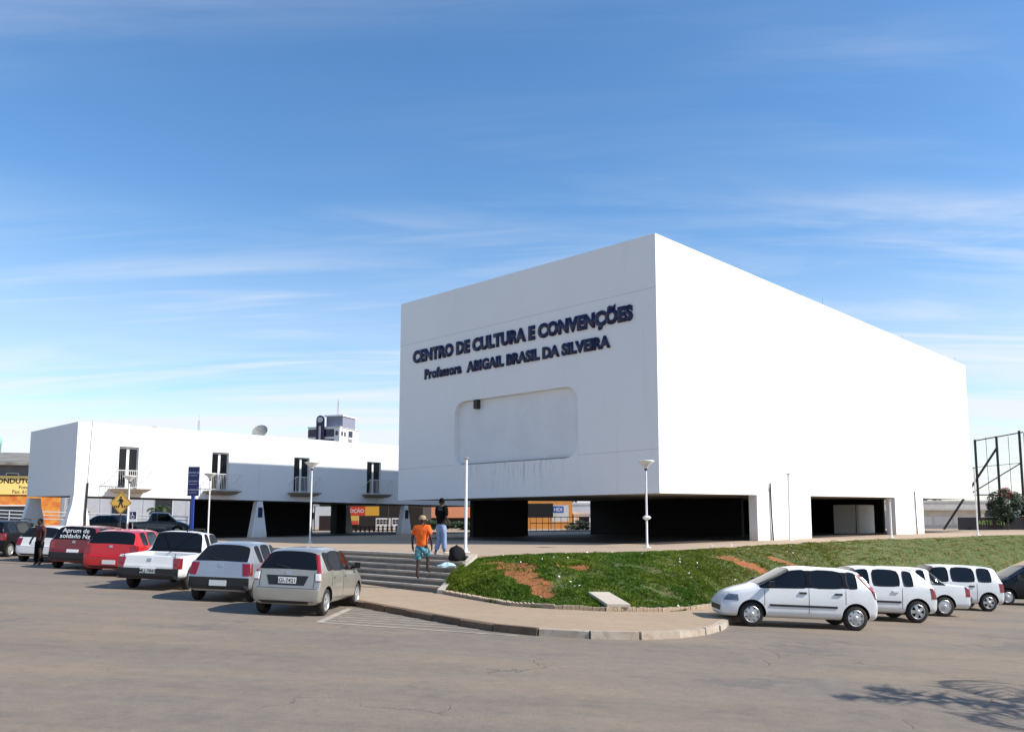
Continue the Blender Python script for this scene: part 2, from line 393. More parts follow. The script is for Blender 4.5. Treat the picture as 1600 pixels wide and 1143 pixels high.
# grass bank
NB, MBK = 150, 42
tl, el = smoothline(TOP, 10), smoothline(EDG, 10)
tl = [p for p in tl]; el = [p for p in el]
SOIL = [(-.75, 24.3, .60, .75), (-.5, 23.4, .48, .75), (-.2, 22.5, .40, .65), (.05, 21.7, .30, .55), (.95, 24.5, .55, .45), (7.2, 29.7, .8, .55), (9.4, 32.2, .6, .4), (-1.3, 25.0, .4, .3)]
def soil(x, y):
    v = 0
    for sx, sy, a, b in SOIL:
        dx, dy = x-sx, y-sy
        u, w = dx*.8+dy*.2, dy
        v = max(v, 1-((u/a)**2+(w/b)**2))
    return v+.55*mnoise.noise(Vector((x*1.1, y*1.1, 0)))+.3*mnoise.noise(Vector((x*3.3, y*3.3, 4)))-.1 if v > -1.5 else v
def bank_point(i, t):
    a, b = el[i], tl[i]; p = a.lerp(b, t)
    z0, z1 = zr(a.x, a.y)+SW-.01, -.012
    if i < 10: z1 = -.14+.128*(i/10)
    h = t*1.0+.22*math.sin(math.pi*t)*(1-t*.3)
    h = min(1, h)
    z = z0+(z1-z0)*h
    nse = .05*math.sin(p.x*2.1+p.y*.7)*math.sin(p.y*1.7-p.x*.4)+.03*math.sin(p.x*5+p.y*3.1)
    lump = .075*mnoise.noise(Vector((p.x*2.0, p.y*2.0, 1)))+.05*mnoise.noise(Vector((p.x*4.7, p.y*4.7, 2)))
    z += (nse+lump)*math.sin(math.pi*min(1, t))**.6
    if soil(p.x, p.y) > 0: z -= .05*min(1, soil(p.x, p.y)*2)
    return Vector((p.x, p.y, z))
n = len(tl); mb = MB()
for i in range(n):
    for j in range(MBK+1): mb.v.append(tuple(bank_point(i, j/MBK)))
mb.f = [(i*(MBK+1)+j, (i+1)*(MBK+1)+j, (i+1)*(MBK+1)+j+1, i*(MBK+1)+j+1) for i in range(n-1) for j in range(MBK)]
g = G('bank_soil_turf', .95)
x, y, z = g.xyz()
msk = None
for sx, sy, a, b in SOIL:
    dx = g.mth('SUBTRACT', x, sx); dy = g.mth('SUBTRACT', y, sy)
    u = g.mth('ADD', g.mth('MULTIPLY', dx, .8/a), g.mth('MULTIPLY', dy, .2/a)); w_ = g.mth('MULTIPLY', dy, 1/b)
    v = g.mth('SUBTRACT', 1.0, g.mth('ADD', g.mth('MULTIPLY', u, u), g.mth('MULTIPLY', w_, w_)))
    msk = v if msk is None else g.mth('MAXIMUM', msk, v)
msk = g.rng(g.mth('ADD', msk, g.noise(2.2, detail=8, rough=.75, lo=.2, hi=.8, dist=.4)), .1, 1.0)
c = g.mix(g.noise(1.2, lo=.3, hi=.7), (.045, .085, .014), (.10, .11, .026))
c = g.mix(g.mth('MULTIPLY', g.noise(2.5, detail=8, lo=.5, hi=.7), .6), c, (.20, .12, .05))
sc_ = g.mix(g.noise(6, lo=.3, hi=.7), (.25, .075, .02), (.33, .12, .035))
g.color(g.mix(msk, c, sc_)); g.bump(g.noise(14, detail=8, rough=.7), .8, .05)
tag(mb.build('grass_bank', g.M, smooth=True), 'sloping turf bank with bare red soil patches below the plaza', kind='structure')
# blades
gm = G('grass_blades', .7); gm.b.inputs['Specular IOR Level'].default_value = .2
gz = gm.noise(.55, detail=6, lo=.35, hi=.65); g2 = gm.noise(4.5, detail=8, lo=.35, hi=.70)
xx = gm.xyz()[0]
dry = gm.rng(gm.mth('ADD', xx, gm.noise(.8, lo=.3, hi=.7)), 3.5, 9.5, smooth=True)
lush = gm.mix(gz, (.075, .16, .014), (.22, .28, .03)); ol = gm.mix(gz, (.16, .18, .022), (.27, .235, .045))
c = gm.mix(dry, lush, ol); gm.color(gm.mix(gm.mth('MULTIPLY', g2, .62), c, (.025, .055, .008)))
tr_ = gm.t.nodes.new('ShaderNodeBsdfTranslucent'); mxs = gm.t.nodes.new('ShaderNodeMixShader'); mxs.inputs[0].default_value = .32
gm.t.links.new(gm.b.inputs['Base Color'].links[0].from_socket, tr_.inputs[0]); gm.t.links.new(gm.b.outputs[0], mxs.inputs[1]); gm.t.links.new(tr_.outputs[0], mxs.inputs[2]); gm.t.links.new(mxs.outputs[0], gm.t.nodes['Material Output'].inputs[0])
rg = random.Random(5); vs = []; fs = []
def blade(p, h, w, lean):
    a = rg.random()*6.283; dx, dy = math.cos(a)*w, math.sin(a)*w; b = len(vs)
    la = rg.random()*6.283
    vs.extend([(p.x-dx, p.y-dy, p.z-.01), (p.x+dx, p.y+dy, p.z-.01), (p.x+math.cos(la)*lean, p.y+math.sin(la)*lean, p.z+h)]); fs.append((b, b+1, b+2))
def clump(x, y): return .5+.5*math.sin(x*1.9+1.3*math.sin(y*1.3))*math.sin(y*2.3+1.1*math.sin(x*1.7))
cnt = 0
while cnt < 230000:
    i = int(rg.random()**1.25*(n-2)); t = rg.random()
    if i > 112: continue
    a = bank_point(i, t); b = bank_point(i+1, t); p = a.lerp(b, rg.random())
    sv = soil(p.x, p.y)
    cnt += 1
    if rg.random() < max(0, min(.97, (sv+.35)*1.6)): continue

    lushf = max(0, min(1, (7.5-p.x)/5)); cl = clump(p.x, p.y)
    if t > .93: lushf *= .3
    h = ((.02+.04*rg.random())+(.01+.15*cl*cl*rg.random())*lushf)*(1 if sv < -.3 else .6)
    blade(p, h, .010+.012*rg.random()+.0005*min(p.y, 45), h*rg.uniform(.4, 1.5))
me = bpy.data.meshes.new('grass'); me.from_pydata(vs, [], fs)
tag(link('grass', me, gm.M), 'green clumped grass covering the bank beside the steps', 'grass', kind='stuff')
# brick edging at the foot of the bank
edge = empty('brick_edging', el[0]); tag(edge, 'low row of tilted bricks edging the foot of the grass bank', 'brick edging')
eb = resample(EDG[:8], 110)
bmesh_ = MB().box(-.075, .075, -.045, .045, -.06, .075).mesh('brick')
bmesh_.materials.append(M_brick)
for i, p in enumerate(eb[:-1]):
    d = eb[i+1]-p; o = link('brick', bmesh_, None, edge)
    tilt = R(28) if i < 42 else R(random.uniform(-6, 6))
    o.matrix_world = Matrix.Translation(Vector((p.x, p.y, zr(p.x, p.y)+SW+.02+random.uniform(-.012, .012)))-Vector(el[0])) @ Matrix.Rotation(math.atan2(d.y, d.x)+random.uniform(-.08, .08), 4, 'Z') @ Matrix.Rotation(tilt, 4, 'Y') @ Matrix.Scale(d.length/.165, 4, (1, 0, 0))
# loose slab on the bank
sl_c = Vector((1.9, 21.2, 0)); 
bmq = [Vector((1.22, 21.4, -.80)), Vector((1.74, 21.5, -.81)), Vector((2.18, 20.5, -1.02)), Vector((1.62, 20.45, -1.01))]
tag(MB().hexa([q+Vector((0, 0, .02)) for q in bmq], [q+Vector((0, 0, .09)) for q in bmq]).build('concrete_slab', M_stringer), 'pale concrete slab lying on the slope of the grass bank', 'slab')
# painted no-parking hatching on the road
mk = empty('road_marking', (-3, 17.5, zr(-3, 17.5))); tag(mk, 'faded cream no-parking hatching painted on the asphalt by the kerb', kind='structure')
def stripe(a, b, w, n_=12):
    a, b = Vector((*a, 0)), Vector((*b, 0)); d = (b-a).normalized(); o = Vector((-d.y, d.x, 0))*w/2; m_ = MB()
    q = [a.lerp(b, i/n_) for i in range(n_+1)]
    m_.v = [(p.x+s*o.x+3, p.y+s*o.y-17.5, zr(p.x+s*o.x, p.y+s*o.y)+.006-zr(-3, 17.5)) for p in q for s in (-1, 1)]
    m_.f = [(2*i, 2*i+1, 2*i+3, 2*i+2) for i in range(n_)]
    m_.build('painted_line', M_paint, mk)
A0, A1 = Vector((-4.42, 19.75, 0)), Vector((-4.35, 16.75, 0)); B1 = Vector((-.4, 15.95, 0))
stripe(A0.xy, A1.xy, .16); stripe(A1.xy+Vector((.08, 0)), B1.xy, .11)
kpts = resample([(-4.3, 20.15), (-2.86, 18.45), (-1.33, 16.8), (-.7, 16.25)], 9)
for i in range(1, 8):
    a = A0.lerp(A1, i/8)+Vector((.1, 0, 0)); b = kpts[i]
    b = b+(b-a).normalized()*0
    stripe(a.xy, b.xy, .085)

# ------------------------------------------------------------------ main hall
C0 = Vector((5.0108, 35.0533, 0))
hall = empty('convention_hall', C0, ANG, 'large windowless white block raised on piers with navy lettering', 'building')
LA, LB, H1 = 43.58, 17.72, 13.39
zf = lambda t: 2.16-.03*t/LB          # front soffit line
zs = lambda s: 2.16+.40*s/LA          # right soffit line
# front face with the rounded recess
def rrect(a0, a1, b0, b1, r, n_=6):
    out = []
    for cx, cy, st in ((a1-r, b1-r, 0), (a0+r, b1-r, 90), (a0+r, b0+r, 180), (a1-r, b0+r, 270)):
        for i in range(n_+1):
            a = R(st+90*i/n_); out.append((cx+r*math.cos(a), cy+r*math.sin(a)))
    return out
rec = rrect(4.45, 13.0, 3.88, 7.22, .75)
wl = poly_holes([(0, zf(0)), (LB, zf(LB)), (LB, H1), (0, H1)], [rec], lambda a, b: (0, a, b))
k = len(rec); dpt = .24
wl.add([(0, a, b) for a, b in rec]+[(dpt, a, b) for a, b in rec], [(i, (i+1) % k, k+(i+1) % k, k+i) for i in range(k)])
# other faces of the block
wl.add([(0, 0, zs(0)), (LA, 0, zs(LA)), (LA, 0, H1), (0, 0, H1)], [(0, 1, 2, 3)])
wl.add([(0, LB, zf(LB)), (LA, LB, zs(LA)), (LA, LB, H1), (0, LB, H1)], [(3, 2, 1, 0)])
wl.add([(LA, 0, zs(LA)), (LA, LB, zs(LA)), (LA, LB, H1), (LA, 0, H1)], [(0, 1, 2, 3)])
wl.build('walls', M_wall, hall)
MB().add([(0, 0, H1), (LA, 0, H1), (LA, LB, H1), (0, LB, H1)], [(0, 1, 2, 3)]).build('roof', M_white, hall)
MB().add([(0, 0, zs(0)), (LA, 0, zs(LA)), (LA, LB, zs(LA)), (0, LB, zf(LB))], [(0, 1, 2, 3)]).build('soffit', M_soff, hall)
MB().add([(dpt, a, b) for a, b in rec], [tuple(range(k))]).build('recess_panel', M_panel, hall)
MB().box(-.02, .3, 11.25, 11.5, 6.75, 7.215).build('broken_bracket', M_dkmetal, hall)
MB().box(.05, dpt-.01, 4.7, 12.8, 3.89, 3.93).build('recess_ledge', M_step, hall)
for s0, s1, t1 in ((8.3, 14.25, .45), (26.65, 31.95, .6)):
    MB().hexa([(s0, 0, -.03), (s1, 0, -.03), (s1, t1, -.03), (s0, t1, -.03)], [(s0, 0, zs(s0)), (s1, 0, zs(s1)), (s1, t1, zs(s1)), (s0, t1, zs(s0))]).build('pier', M_wall, hall)
for s0, s1 in ((5.0, 9.75), (16.9, LA-.5)):
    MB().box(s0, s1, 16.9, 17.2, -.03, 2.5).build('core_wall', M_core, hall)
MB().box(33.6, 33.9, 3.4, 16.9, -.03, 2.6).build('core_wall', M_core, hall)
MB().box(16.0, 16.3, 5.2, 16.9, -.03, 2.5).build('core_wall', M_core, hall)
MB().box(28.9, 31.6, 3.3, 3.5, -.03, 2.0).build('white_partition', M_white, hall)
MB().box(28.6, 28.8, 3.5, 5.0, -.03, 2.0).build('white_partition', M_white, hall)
MB().add([(.6, .6, .008), (LA-.6, .6, .008), (LA-.6, LB-.3, .008), (.6, LB-.3, .008)], [(0, 1, 2, 3)]).build('undercroft_shade_floor', mat('painted_shade_floor', (.045, .042, .04), .7, noise=(1.5, (.025, .023, .022), .3, .7)), hall)  # dark sheet over the plaza, painting in the shade under the hall
# lightning conductors, conduits
for s0, st in ((9.3, 9.6), (29.4, 30.2)):
    m_ = MB(); m_.path([(s0, -.05, H1+.25), (s0, -.05, H1-.2), (s0+.1, -.06, 8), (st, -.05, 2.8)], .012, 5)
    for z in (11.2, 8.6, 6.1, 3.4): m_.tube((s0+.12, .0, z), (s0-.05, -.12, z-.12), .012, n=5)
    m_.build('down_conductor', M_metal, hall)
    MB().path([(st, -.06, 2.85), (st+.03, -.07, 1.2), (st+.15, -.06, 0)], .036, 8).build('conduit', M_black, hall)
for s0 in (17.5, LA-1.5):
    MB().tube((s0, .3, H1), (s0, .3, H1+.5), .015, n=5).build('roof_spike', M_metal, hall)
# faint movement joints: real shallow strips of darker render
for t0, t1, z0, z1 in ((0, 4.4, 4.02, 3.98), (13.05, LB, 3.9, 3.86), (0, LB, 11.0, 10.9)):
    MB().add([(-.004, t0, z0), (-.004, t1, z1), (-.004, t1, z1+.018), (-.004, t0, z0+.018)], [(0, 1, 2, 3)]).build('movement_joint', mat('joint_grey', (.5, .5, .49), .9), hall)
# lettering
def lettering(line, tl_, tr_, z0, cap, wide, parent, bold=.035):
    # measure advance widths
    adv = []; HH = text_mesh('HH', 1); w0 = max(v.co.x for v in HH.vertices)-min(v.co.x for v in HH.vertices)
    caph = max(v.co.y for v in HH.vertices)
    for ch in line:
        if ch == ' ': adv.append(.28); continue
        q = text_mesh('H'+('O' if ch == 'Õ' else ch)+'H', 1); adv.append(max(v.co.x for v in q.vertices)-min(v.co.x for v in q.vertices)-w0); bpy.data.meshes.remove(q)
    total = sum(adv); sx = (tl_-tr_)/total; sy = cap/caph; cur = 0
    for ch, a in zip(line, adv):
        if ch != ' ':
            me = text_mesh('O' if ch == 'Õ' else ch, 1, 0, bold)
            if ch == 'Õ': tilde = text_mesh('~', 1, 0, bold)
            bm = bmesh.new(); bm.from_mesh(me)
            if ch == 'Õ':
                n0 = len(bm.verts); bm.from_mesh(tilde); bm.verts.ensure_lookup_table(); tv = bm.verts[n0:]
                cx0 = sum(v.co.x for v in bm.verts[:n0])/n0; cxt = sum(v.co.x for v in tv)/len(tv); cyt = sum(v.co.y for v in tv)/len(tv)
                for v in tv: v.co.x = cx0+(v.co.x-cxt)*.8; v.co.y = caph*1.17+(v.co.y-cyt)*.8
            bmesh.ops.remove_doubles(bm, verts=bm.verts, dist=1e-5)
            r = bmesh.ops.extrude_face_region(bm, geom=bm.faces[:]); 
            for v in [g_ for g_ in r['geom'] if isinstance(g_, bmesh.types.BMVert)]: v.co.z += 1
            for v in bm.verts: v.co = Vector((-.012-.055*v.co.z, tl_-(cur+v.co.x)*sx, z0+v.co.y*sy))
            bmesh.ops.recalc_face_normals(bm, faces=bm.faces); bm.to_mesh(me); bm.free()
            link('letter', me, M_navy, parent)
        cur += a
lettering('CENTRO DE CULTURA E CONVENÇÕES', 16.5, 1.25, 9.80, .60, 1, hall, .064)
lettering('Professora', 15.48, 12.45, 8.76, .50, 1, hall, .046)
lettering('ABIGAIL BRASIL DA SILVEIRA', 11.97, 2.55, 8.74, .50, 1, hall, .055)

# ------------------------------------------------------------------ office wing
C1 = Vector((-24.0861, 43.2748, 0))
wing = empty('office_wing', C1, ANG, 'long low white wing on tapered legs with small balconies', 'building')
WL, WB, WH = 29.5, 7.67, 6.18
wz = lambda s: 2.32-.30*min(s, 22)/22
doors = [(2.12, 3.14), (7.30, 8.32), (12.65, 13.75), (18.18, 19.33)]
holes = [[(a, 2.72), (b, 2.72), (b, 5.02-.004*a), (a, 5.02-.004*a)] for a, b in doors]
wl = poly_holes([(0, wz(0)), (WL, wz(WL)), (WL, WH), (0, WH)], holes, lambda a, b: (a, 0, b))
for h in holes:
    wl.add([(a, 0, b) for a, b in h]+[(a, .22, b) for a, b in h], [(i, (i+1) % 4, 4+(i+1) % 4, 4+i) for i in range(4)])
wl.add([(0, 0, wz(0)), (0, WB, wz(0)+.1), (0, WB, WH), (0, 0, WH)], [(3, 2, 1, 0)])
wl.add([(WL, 0, wz(WL)), (WL, WB, wz(WL)), (WL, WB, WH), (WL, 0, WH)], [(0, 1, 2, 3)])
wl.add([(0, WB, wz(0)+.1), (WL, WB, wz(WL)), (WL, WB, WH), (0, WB, WH)], [(0, 1, 2, 3)])
M_wall2 = wall_material('white_plaster_wing', -.2)
wl.build('walls', M_wall2, wing)
MB().add([(0, 0, WH), (WL, 0, WH), (WL, WB, WH), (0, WB, WH)], [(0, 1, 2, 3)]).build('roof', M_white, wing)
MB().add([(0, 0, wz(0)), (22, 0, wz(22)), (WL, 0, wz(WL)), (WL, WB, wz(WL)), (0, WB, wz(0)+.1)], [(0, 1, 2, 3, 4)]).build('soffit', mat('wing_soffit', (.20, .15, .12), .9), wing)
for a, b in doors:
    dr = MB().box(a+.002, b-.002, .16, .20, 2.74, 5.0-.004*a).build('balcony_door', M_white, wing)
    w = (b-a-.26)/2
    for x0 in (a+.05, a+.05+w+.16): MB().box(x0, x0+w, .14, .158, 2.8, 4.9).build('pane', M_glass, dr)
    c = (a+b)/2; bal = MB()
    bal.hexa([(c-.72, .0, 2.50), (c+.72, .0, 2.50), (c+.72, -.72, 2.54), (c-.72, -.72, 2.54)][::-1], [(c-.98, 0, 2.72), (c+.98, 0, 2.72), (c+.98, -.92, 2.72), (c-.98, -.92, 2.72)][::-1])
    bo = bal.build('balcony', M_stringer if a < 5 else M_step, wing)
    r = MB(); f = -.86; x0, x1 = c-.9, c+.9
    r.tube((x0, f, 3.68), (x1, f, 3.68), .022, n=6); r.tube((x0, f, 2.80), (x1, f, 2.80), .014, n=6)
    for s in (x0, x1): r.tube((s, f, 3.68), (s, -.01, 3.22), .018, n=6); r.tube((s, f, 2.72), (s, f, 3.68), .018, n=6); r.tube((s, -.4, 2.72), (s, -.4, 3.43), .012, n=5); r.tube((s, f, 2.8), (s, -.01, 2.8), .012, n=5)
    k = 18
    for i in range(1, k): r.tube((x0+(x1-x0)*i/k, f, 2.80), (x0+(x1-x0)*i/k, f, 3.68), .013 if abs(i-k/2) < 5 else .007, n=5)
    r.build('railing', M_post, bo)
    MB().tube((c+.3, -.02, 2.5), (c+.3, -.02, wz(a)), .03).build('drain_pipe', M_post, wing)
for s, tp, bt, zb in ((.28, .30, .72, -.45), (10.43, .16, .52, -.03), (21.6, .13, .50, -.03)):
    for t0 in (0, WB-.55):
        off = .003 if t0 == 0 else 0
        zt = wz(s)
        prof = [(bt, zb), (bt*.80, .6), ((bt+tp)/2*.98, 1.2), (tp*1.12, 1.9), (tp, zt)] if s < 5 else [(bt+(tp-bt)*(z_-zb)/(zt-zb), z_) for z_ in (zb, .6, 1.2, 1.9, zt)]
        mbl = MB(); rows = []
        for hw, z in prof: rows += [(s-hw, t0+off, z), (s+hw, t0+off, z), (s+hw, t0+.5, z), (s-hw, t0+.5, z)]
        fs = [(0, 1, 2, 3)]
        for i in range(4):
            b = i*4; fs += [(b+j, b+(j+1) % 4, b+4+(j+1) % 4, b+4+j) for j in range(4)]
        mbl.add(rows, fs).build('leg', M_wall2, wing)
for s, zc, w, h in ((10.45, 1.5, .28, .6), (21.62, 1.4, .28, .6)):
    MB().box(s-w/2, s+w/2, -.03, -.004, zc-h/2, zc+h/2).build('plaque', M_blue if s < 15 else M_signblack, wing)
MB().path([(.62, -.04, 3.0), (.58, -.05, 1.4), (.62, -.06, -.3)], .05, 8).build('conduit', M_black, wing)
MB().path([(.7, -.02, WH+.15), (.62, -.03, 3.0)], .012, 5).build('down_conductor', M_metal, wing)
MB().add([(.5, .5, .008), (WL-.3, .5, .008), (WL-.3, WB-.2, .008), (.5, WB-.2, .008)], [(0, 1, 2, 3)]).build('undercroft_shade_floor', MATS['painted_shade_floor'], wing)  # same dark sheet for the shade under the wing
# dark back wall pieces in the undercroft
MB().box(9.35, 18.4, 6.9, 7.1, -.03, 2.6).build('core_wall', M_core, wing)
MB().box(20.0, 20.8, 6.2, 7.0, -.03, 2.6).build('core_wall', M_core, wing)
# satellite dish etc. on the wing roof
dish = empty('satellite_dish', C1+E1*11.65+E2*2.5+Vector((0, 0, WH)), ANG-.9, 'grey mesh satellite dish on the roof of the low wing', 'dish')
Md = Matrix.Translation((0, 0, .45)) @ Matrix.Rotation(R(58), 4, 'X') @ Matrix.Scale(.8, 4)
MB().lathe([(0.02, 0), (.25, .03), (.45, .09), (.62, .17), (.635, .18), (.62, .15), (.44, .06), (.02, -.02)], 24, Md).build('reflector', mat('dish_grey', (.20, .20, .19), .6, noise=(9, (.4, .38, .34), .4, .7)), dish, True)
MB().tube((0, 0, 0), (0, 0, .5), .04).build('mast', M_metal, dish)
MB().tube(Md @ Vector((0, 0, 0)), Md @ Vector((0, 0, .6)), .015).tube(Md @ Vector((0, 0, .55)), Md @ Vector((0, 0, .68)), .05).build('feed_arm', M_metal, dish)
for s, t, lb in ((5.1, 3.0, 'small dome vent on the wing roof near the satellite dish'), (6.5, 3.2, 'low dome vent on the wing roof beside another vent')):
    tag(MB().lathe([(.42, 0), (.40, .15), (.30, .28), (.12, .35), (.01, .36)], 16).build('roof_vent', M_metal, None, True, C1+E1*s+E2*t+Vector((0, 0, WH))), lb, 'vent')
an = empty('radio_mast', C1+E1*9.2+E2*6+Vector((0, 0, WH)), 0, 'thin lattice radio mast behind the satellite dish', 'antenna')
m_ = MB()
for a in (0, 2.1, 4.2): m_.tube((.12*math.cos(a), .12*math.sin(a), 0), (.03*math.cos(a), .03*math.sin(a), 1.3), .012, n=5)
for i in range(6): z = .1+i*.2; m_.tube((.1, 0, z), (-.06, .08, z+.15), .008, n=4); m_.tube((-.06, .08, z), (-.06, -.08, z+.15), .008, n=4)
m_.tube((0, 0, 1.3), (0, 0, 1.7), .008, n=4); m_.build('lattice', M_metal, an)

# ------------------------------------------------------------------ lamp posts
def lamp(loc, h, bowl, label, r=.04):
    o = empty('lamp_post', loc, random.random(), label, 'lamp post', 'white lamp posts on the plaza')
    MB().lathe([(.16, 0), (.16, .02), (r*1.5, .03), (r*1.4, .12), (r, .14), (r, h)], 12).build('pole', M_post, o, True)
    if bowl:
        MB().lathe([(.05, h-.03), (.09, h+.03), (.10, h+.06), (.32, h+.24), (.335, h+.27), (.30, h+.29), (.02, h+.31)], 24).build('bowl_shade', M_post, o, True)
        MB().lathe([(.055, h-.1), (.06, h-.02), (.045, h+.04)], 12).build('collar', M_dkmetal, o)
    else:
        MB().lathe([(.05, h-.05), (.10, h), (.10, h+.03), (.02, h+.05)], 12).build('cap', M_metal, o)
    return o
l0 = lamp((4.1, 32.3, 0), 3.05, True, 'white lamp post with bowl shade and plastic bag tied round it')
MB().lathe([(.04, 1.05), (.12, 1.08), (.17, 1.14), (.13, 1.19), (.06, 1.22)], 7).build('tied_bag', M_white, l0)
lamp((-2.5, 28.3, 0), 3.15, False, 'white post without a shade beside the top of the steps', .05)
lamp((-10.6, 38.8, 0), 3.45, True, 'white bowl lamp post in front of the third balcony of the wing')
lamp((-17.6, 44.6, 0), 3.25, True, 'white bowl lamp post in front of the second balcony of the wing')
lamp((-21.6, 44.0, 0), 3.1, True, 'white bowl lamp post behind the yellow crossing sign')
lamp((12.45, 41.9, 0), 3.3, False, 'thin shadeless post beside the first white pier of the hall', .05)
lamp((19.45, 46.6, 0), 2.05, False, 'short bare post in front of the opening between two piers', .05)
lamp((27.2, 52.3, 0), 4.2, False, 'thin tall post near the far end of the hall', .04)

# ------------------------------------------------------------------ signs
sg = empty('crossing_sign', (-17.6, 35.2, zr(-17.6, 35.2)), 0, 'yellow diamond pedestrian crossing sign on a dark post', 'road sign')
zc = 1.15+(808-784)/1304*35.2-zr(-17.6, 35.2)
MB().tube((0, .03, 0), (0, .03, zc+.3), .03).build('post', M_dkmetal, sg)
q = .47
def dia(w, y0, y1): return MB().add([(w, y0, zc), (0, y0, zc+w), (-w, y0, zc), (0, y0, zc-w), (w, y1, zc), (0, y1, zc+w), (-w, y1, zc), (0, y1, zc-w)], [(0, 1, 2, 3), (7, 6, 5, 4), (0, 4, 5, 1), (1, 5, 6, 2), (2, 6, 7, 3), (3, 7, 4, 0)])
dia(q, -.012, 0).build('plate', M_yellow, sg)
bd = MB()
for (a, b), (c, d) in (((1, 0), (0, 1)), ((0, 1), (-1, 0)), ((-1, 0), (0, -1)), ((0, -1), (1, 0))):
    w1, w2 = q*.95, q*.90
    bd.add([(a*w1, -.016, zc+b*w1), (c*w1, -.016, zc+d*w1), (c*w2, -.016, zc+d*w2), (a*w2, -.016, zc+b*w2)], [(0, 1, 2, 3)])
bd.build('border', M_signblack, sg)
pc = MB()
def pl(*pts): pc.add([(x, -.017, zc+z) for x, z in pts], [tuple(range(len(pts)))])
pl(*[(.0+.042*math.cos(a), .235+.042*math.sin(a)) for a in [i*math.pi/5 for i in range(10)]])
pl((-.05, .18), (.05, .18), (.055, .0), (-.05, .0)); pl((-.05, .18), (-.13, .07), (-.10, .05), (-.04, .12)); pl((.05, .18), (.12, .08), (.09, .02), (.04, .10))
pl((-.05, .0), (.0, .0), (-.05, -.16), (-.10, -.16)); pl((.0, .0), (.055, .0), (.11, -.16), (.06, -.16))
for i in range(-3, 4):
    if i: pl((i*.085-.02, -.10), (i*.085+.02, -.10), (i*.085+.02-.03*(i/3), -.20), (i*.085-.02-.03*(i/3), -.20))
pc.build('walking_figure', M_signblack, sg)
sg2 = empty('parking_sign', (-19.5, 40.2, zr(-19.5, 40.2)), 0, 'small white and blue accessible parking sign behind the crossing sign', 'road sign')
MB().tube((0, .03, 0), (0, .03, 2.1), .025).build('post', M_metal, sg2)
MB().box(-.2, .2, -.01, .01, 1.62, 2.16).build('plate', M_white, sg2)
MB().box(-.12, .17, -.016, -.011, 1.76, 2.1).build('blue_field', M_blue, sg2)
MB().lathe([(.09, 0), (.065, 0)], 12, Matrix.Translation((0, -.018, 1.87)) @ Matrix.Rotation(R(90), 4, 'X')).box(-.03, 0, -.019, -.017, 1.9, 2.06).build('wheelchair_symbol', M_white, sg2)
bs = empty('blue_signpost', (-17.9, 43.2, 0), 0, 'tall dark blue information totem on a blue post', 'sign')
MB().box(-.07, .07, -.06, .06, 0, 2.35).build('post', M_bluepost, bs)
MB().box(-.27, .27, -.07, .07, 2.3, 3.8).build('panel', M_blue, bs)
for i, t in enumerate(('CENTRO DE', 'CULTURA E', 'CONVENÇÕES')):
    me = text_mesh(t, .12, 0, .002, 'CENTER'); link('text', me, mat('pale_text', (.35, .4, .5), .5), bs, (0, -.075, 3.45-.44*i), (R(90), 0, 0))
    MB().box(-.2, .2, -.074, -.071, 3.33-.44*i, 3.35-.44*i).build('text_rule', mat('pale_text', (.35, .4, .5), .5), bs)

# ------------------------------------------------------------------ cars
def paint(name, col, metal=0, rough=.35):
    return mat(name, col, rough, metal=metal, coat=.6, noise=(1.2, (col[0]*.85, col[1]*.83, col[2]*.8), .45, .8))
M_seal = mat('window_seal', (.006, .006, .007), .25, spec=.25)
P_white = paint('car_white', (.74, .74, .73)); P_silver = paint('car_silver', (.42, .43, .45), .6); P_champ = paint('car_champagne', (.42, .39, .34), .55)
P_red = paint('car_red', (.50, .008, .010)); P_dred = paint('car_dark_red', (.16, .008, .010)); P_black = mat('car_black', (.004, .004, .005), .3, spec=.3); P_blue = paint('car_slate', (.10, .13, .19), .3)
M_lampred = mat('red_lens', (.22, .004, .006), .15, coat=.8); M_lampwhite = mat('clear_lens', (.75, .72, .68), .1, coat=.8)
M_rim = mat('wheel_silver', (.50, .50, .50), .35, metal=.6); M_seam = mat('seam_black', (.01, .01, .01), .8); M_plate = mat('plate_grey', (.62, .63, .62), .5)
M_headl = mat('headlamp_glass', (.16, .17, .18), .08, coat=1, metal=.4); M_amber = mat('amber_lens', (.6, .16, .02), .2)
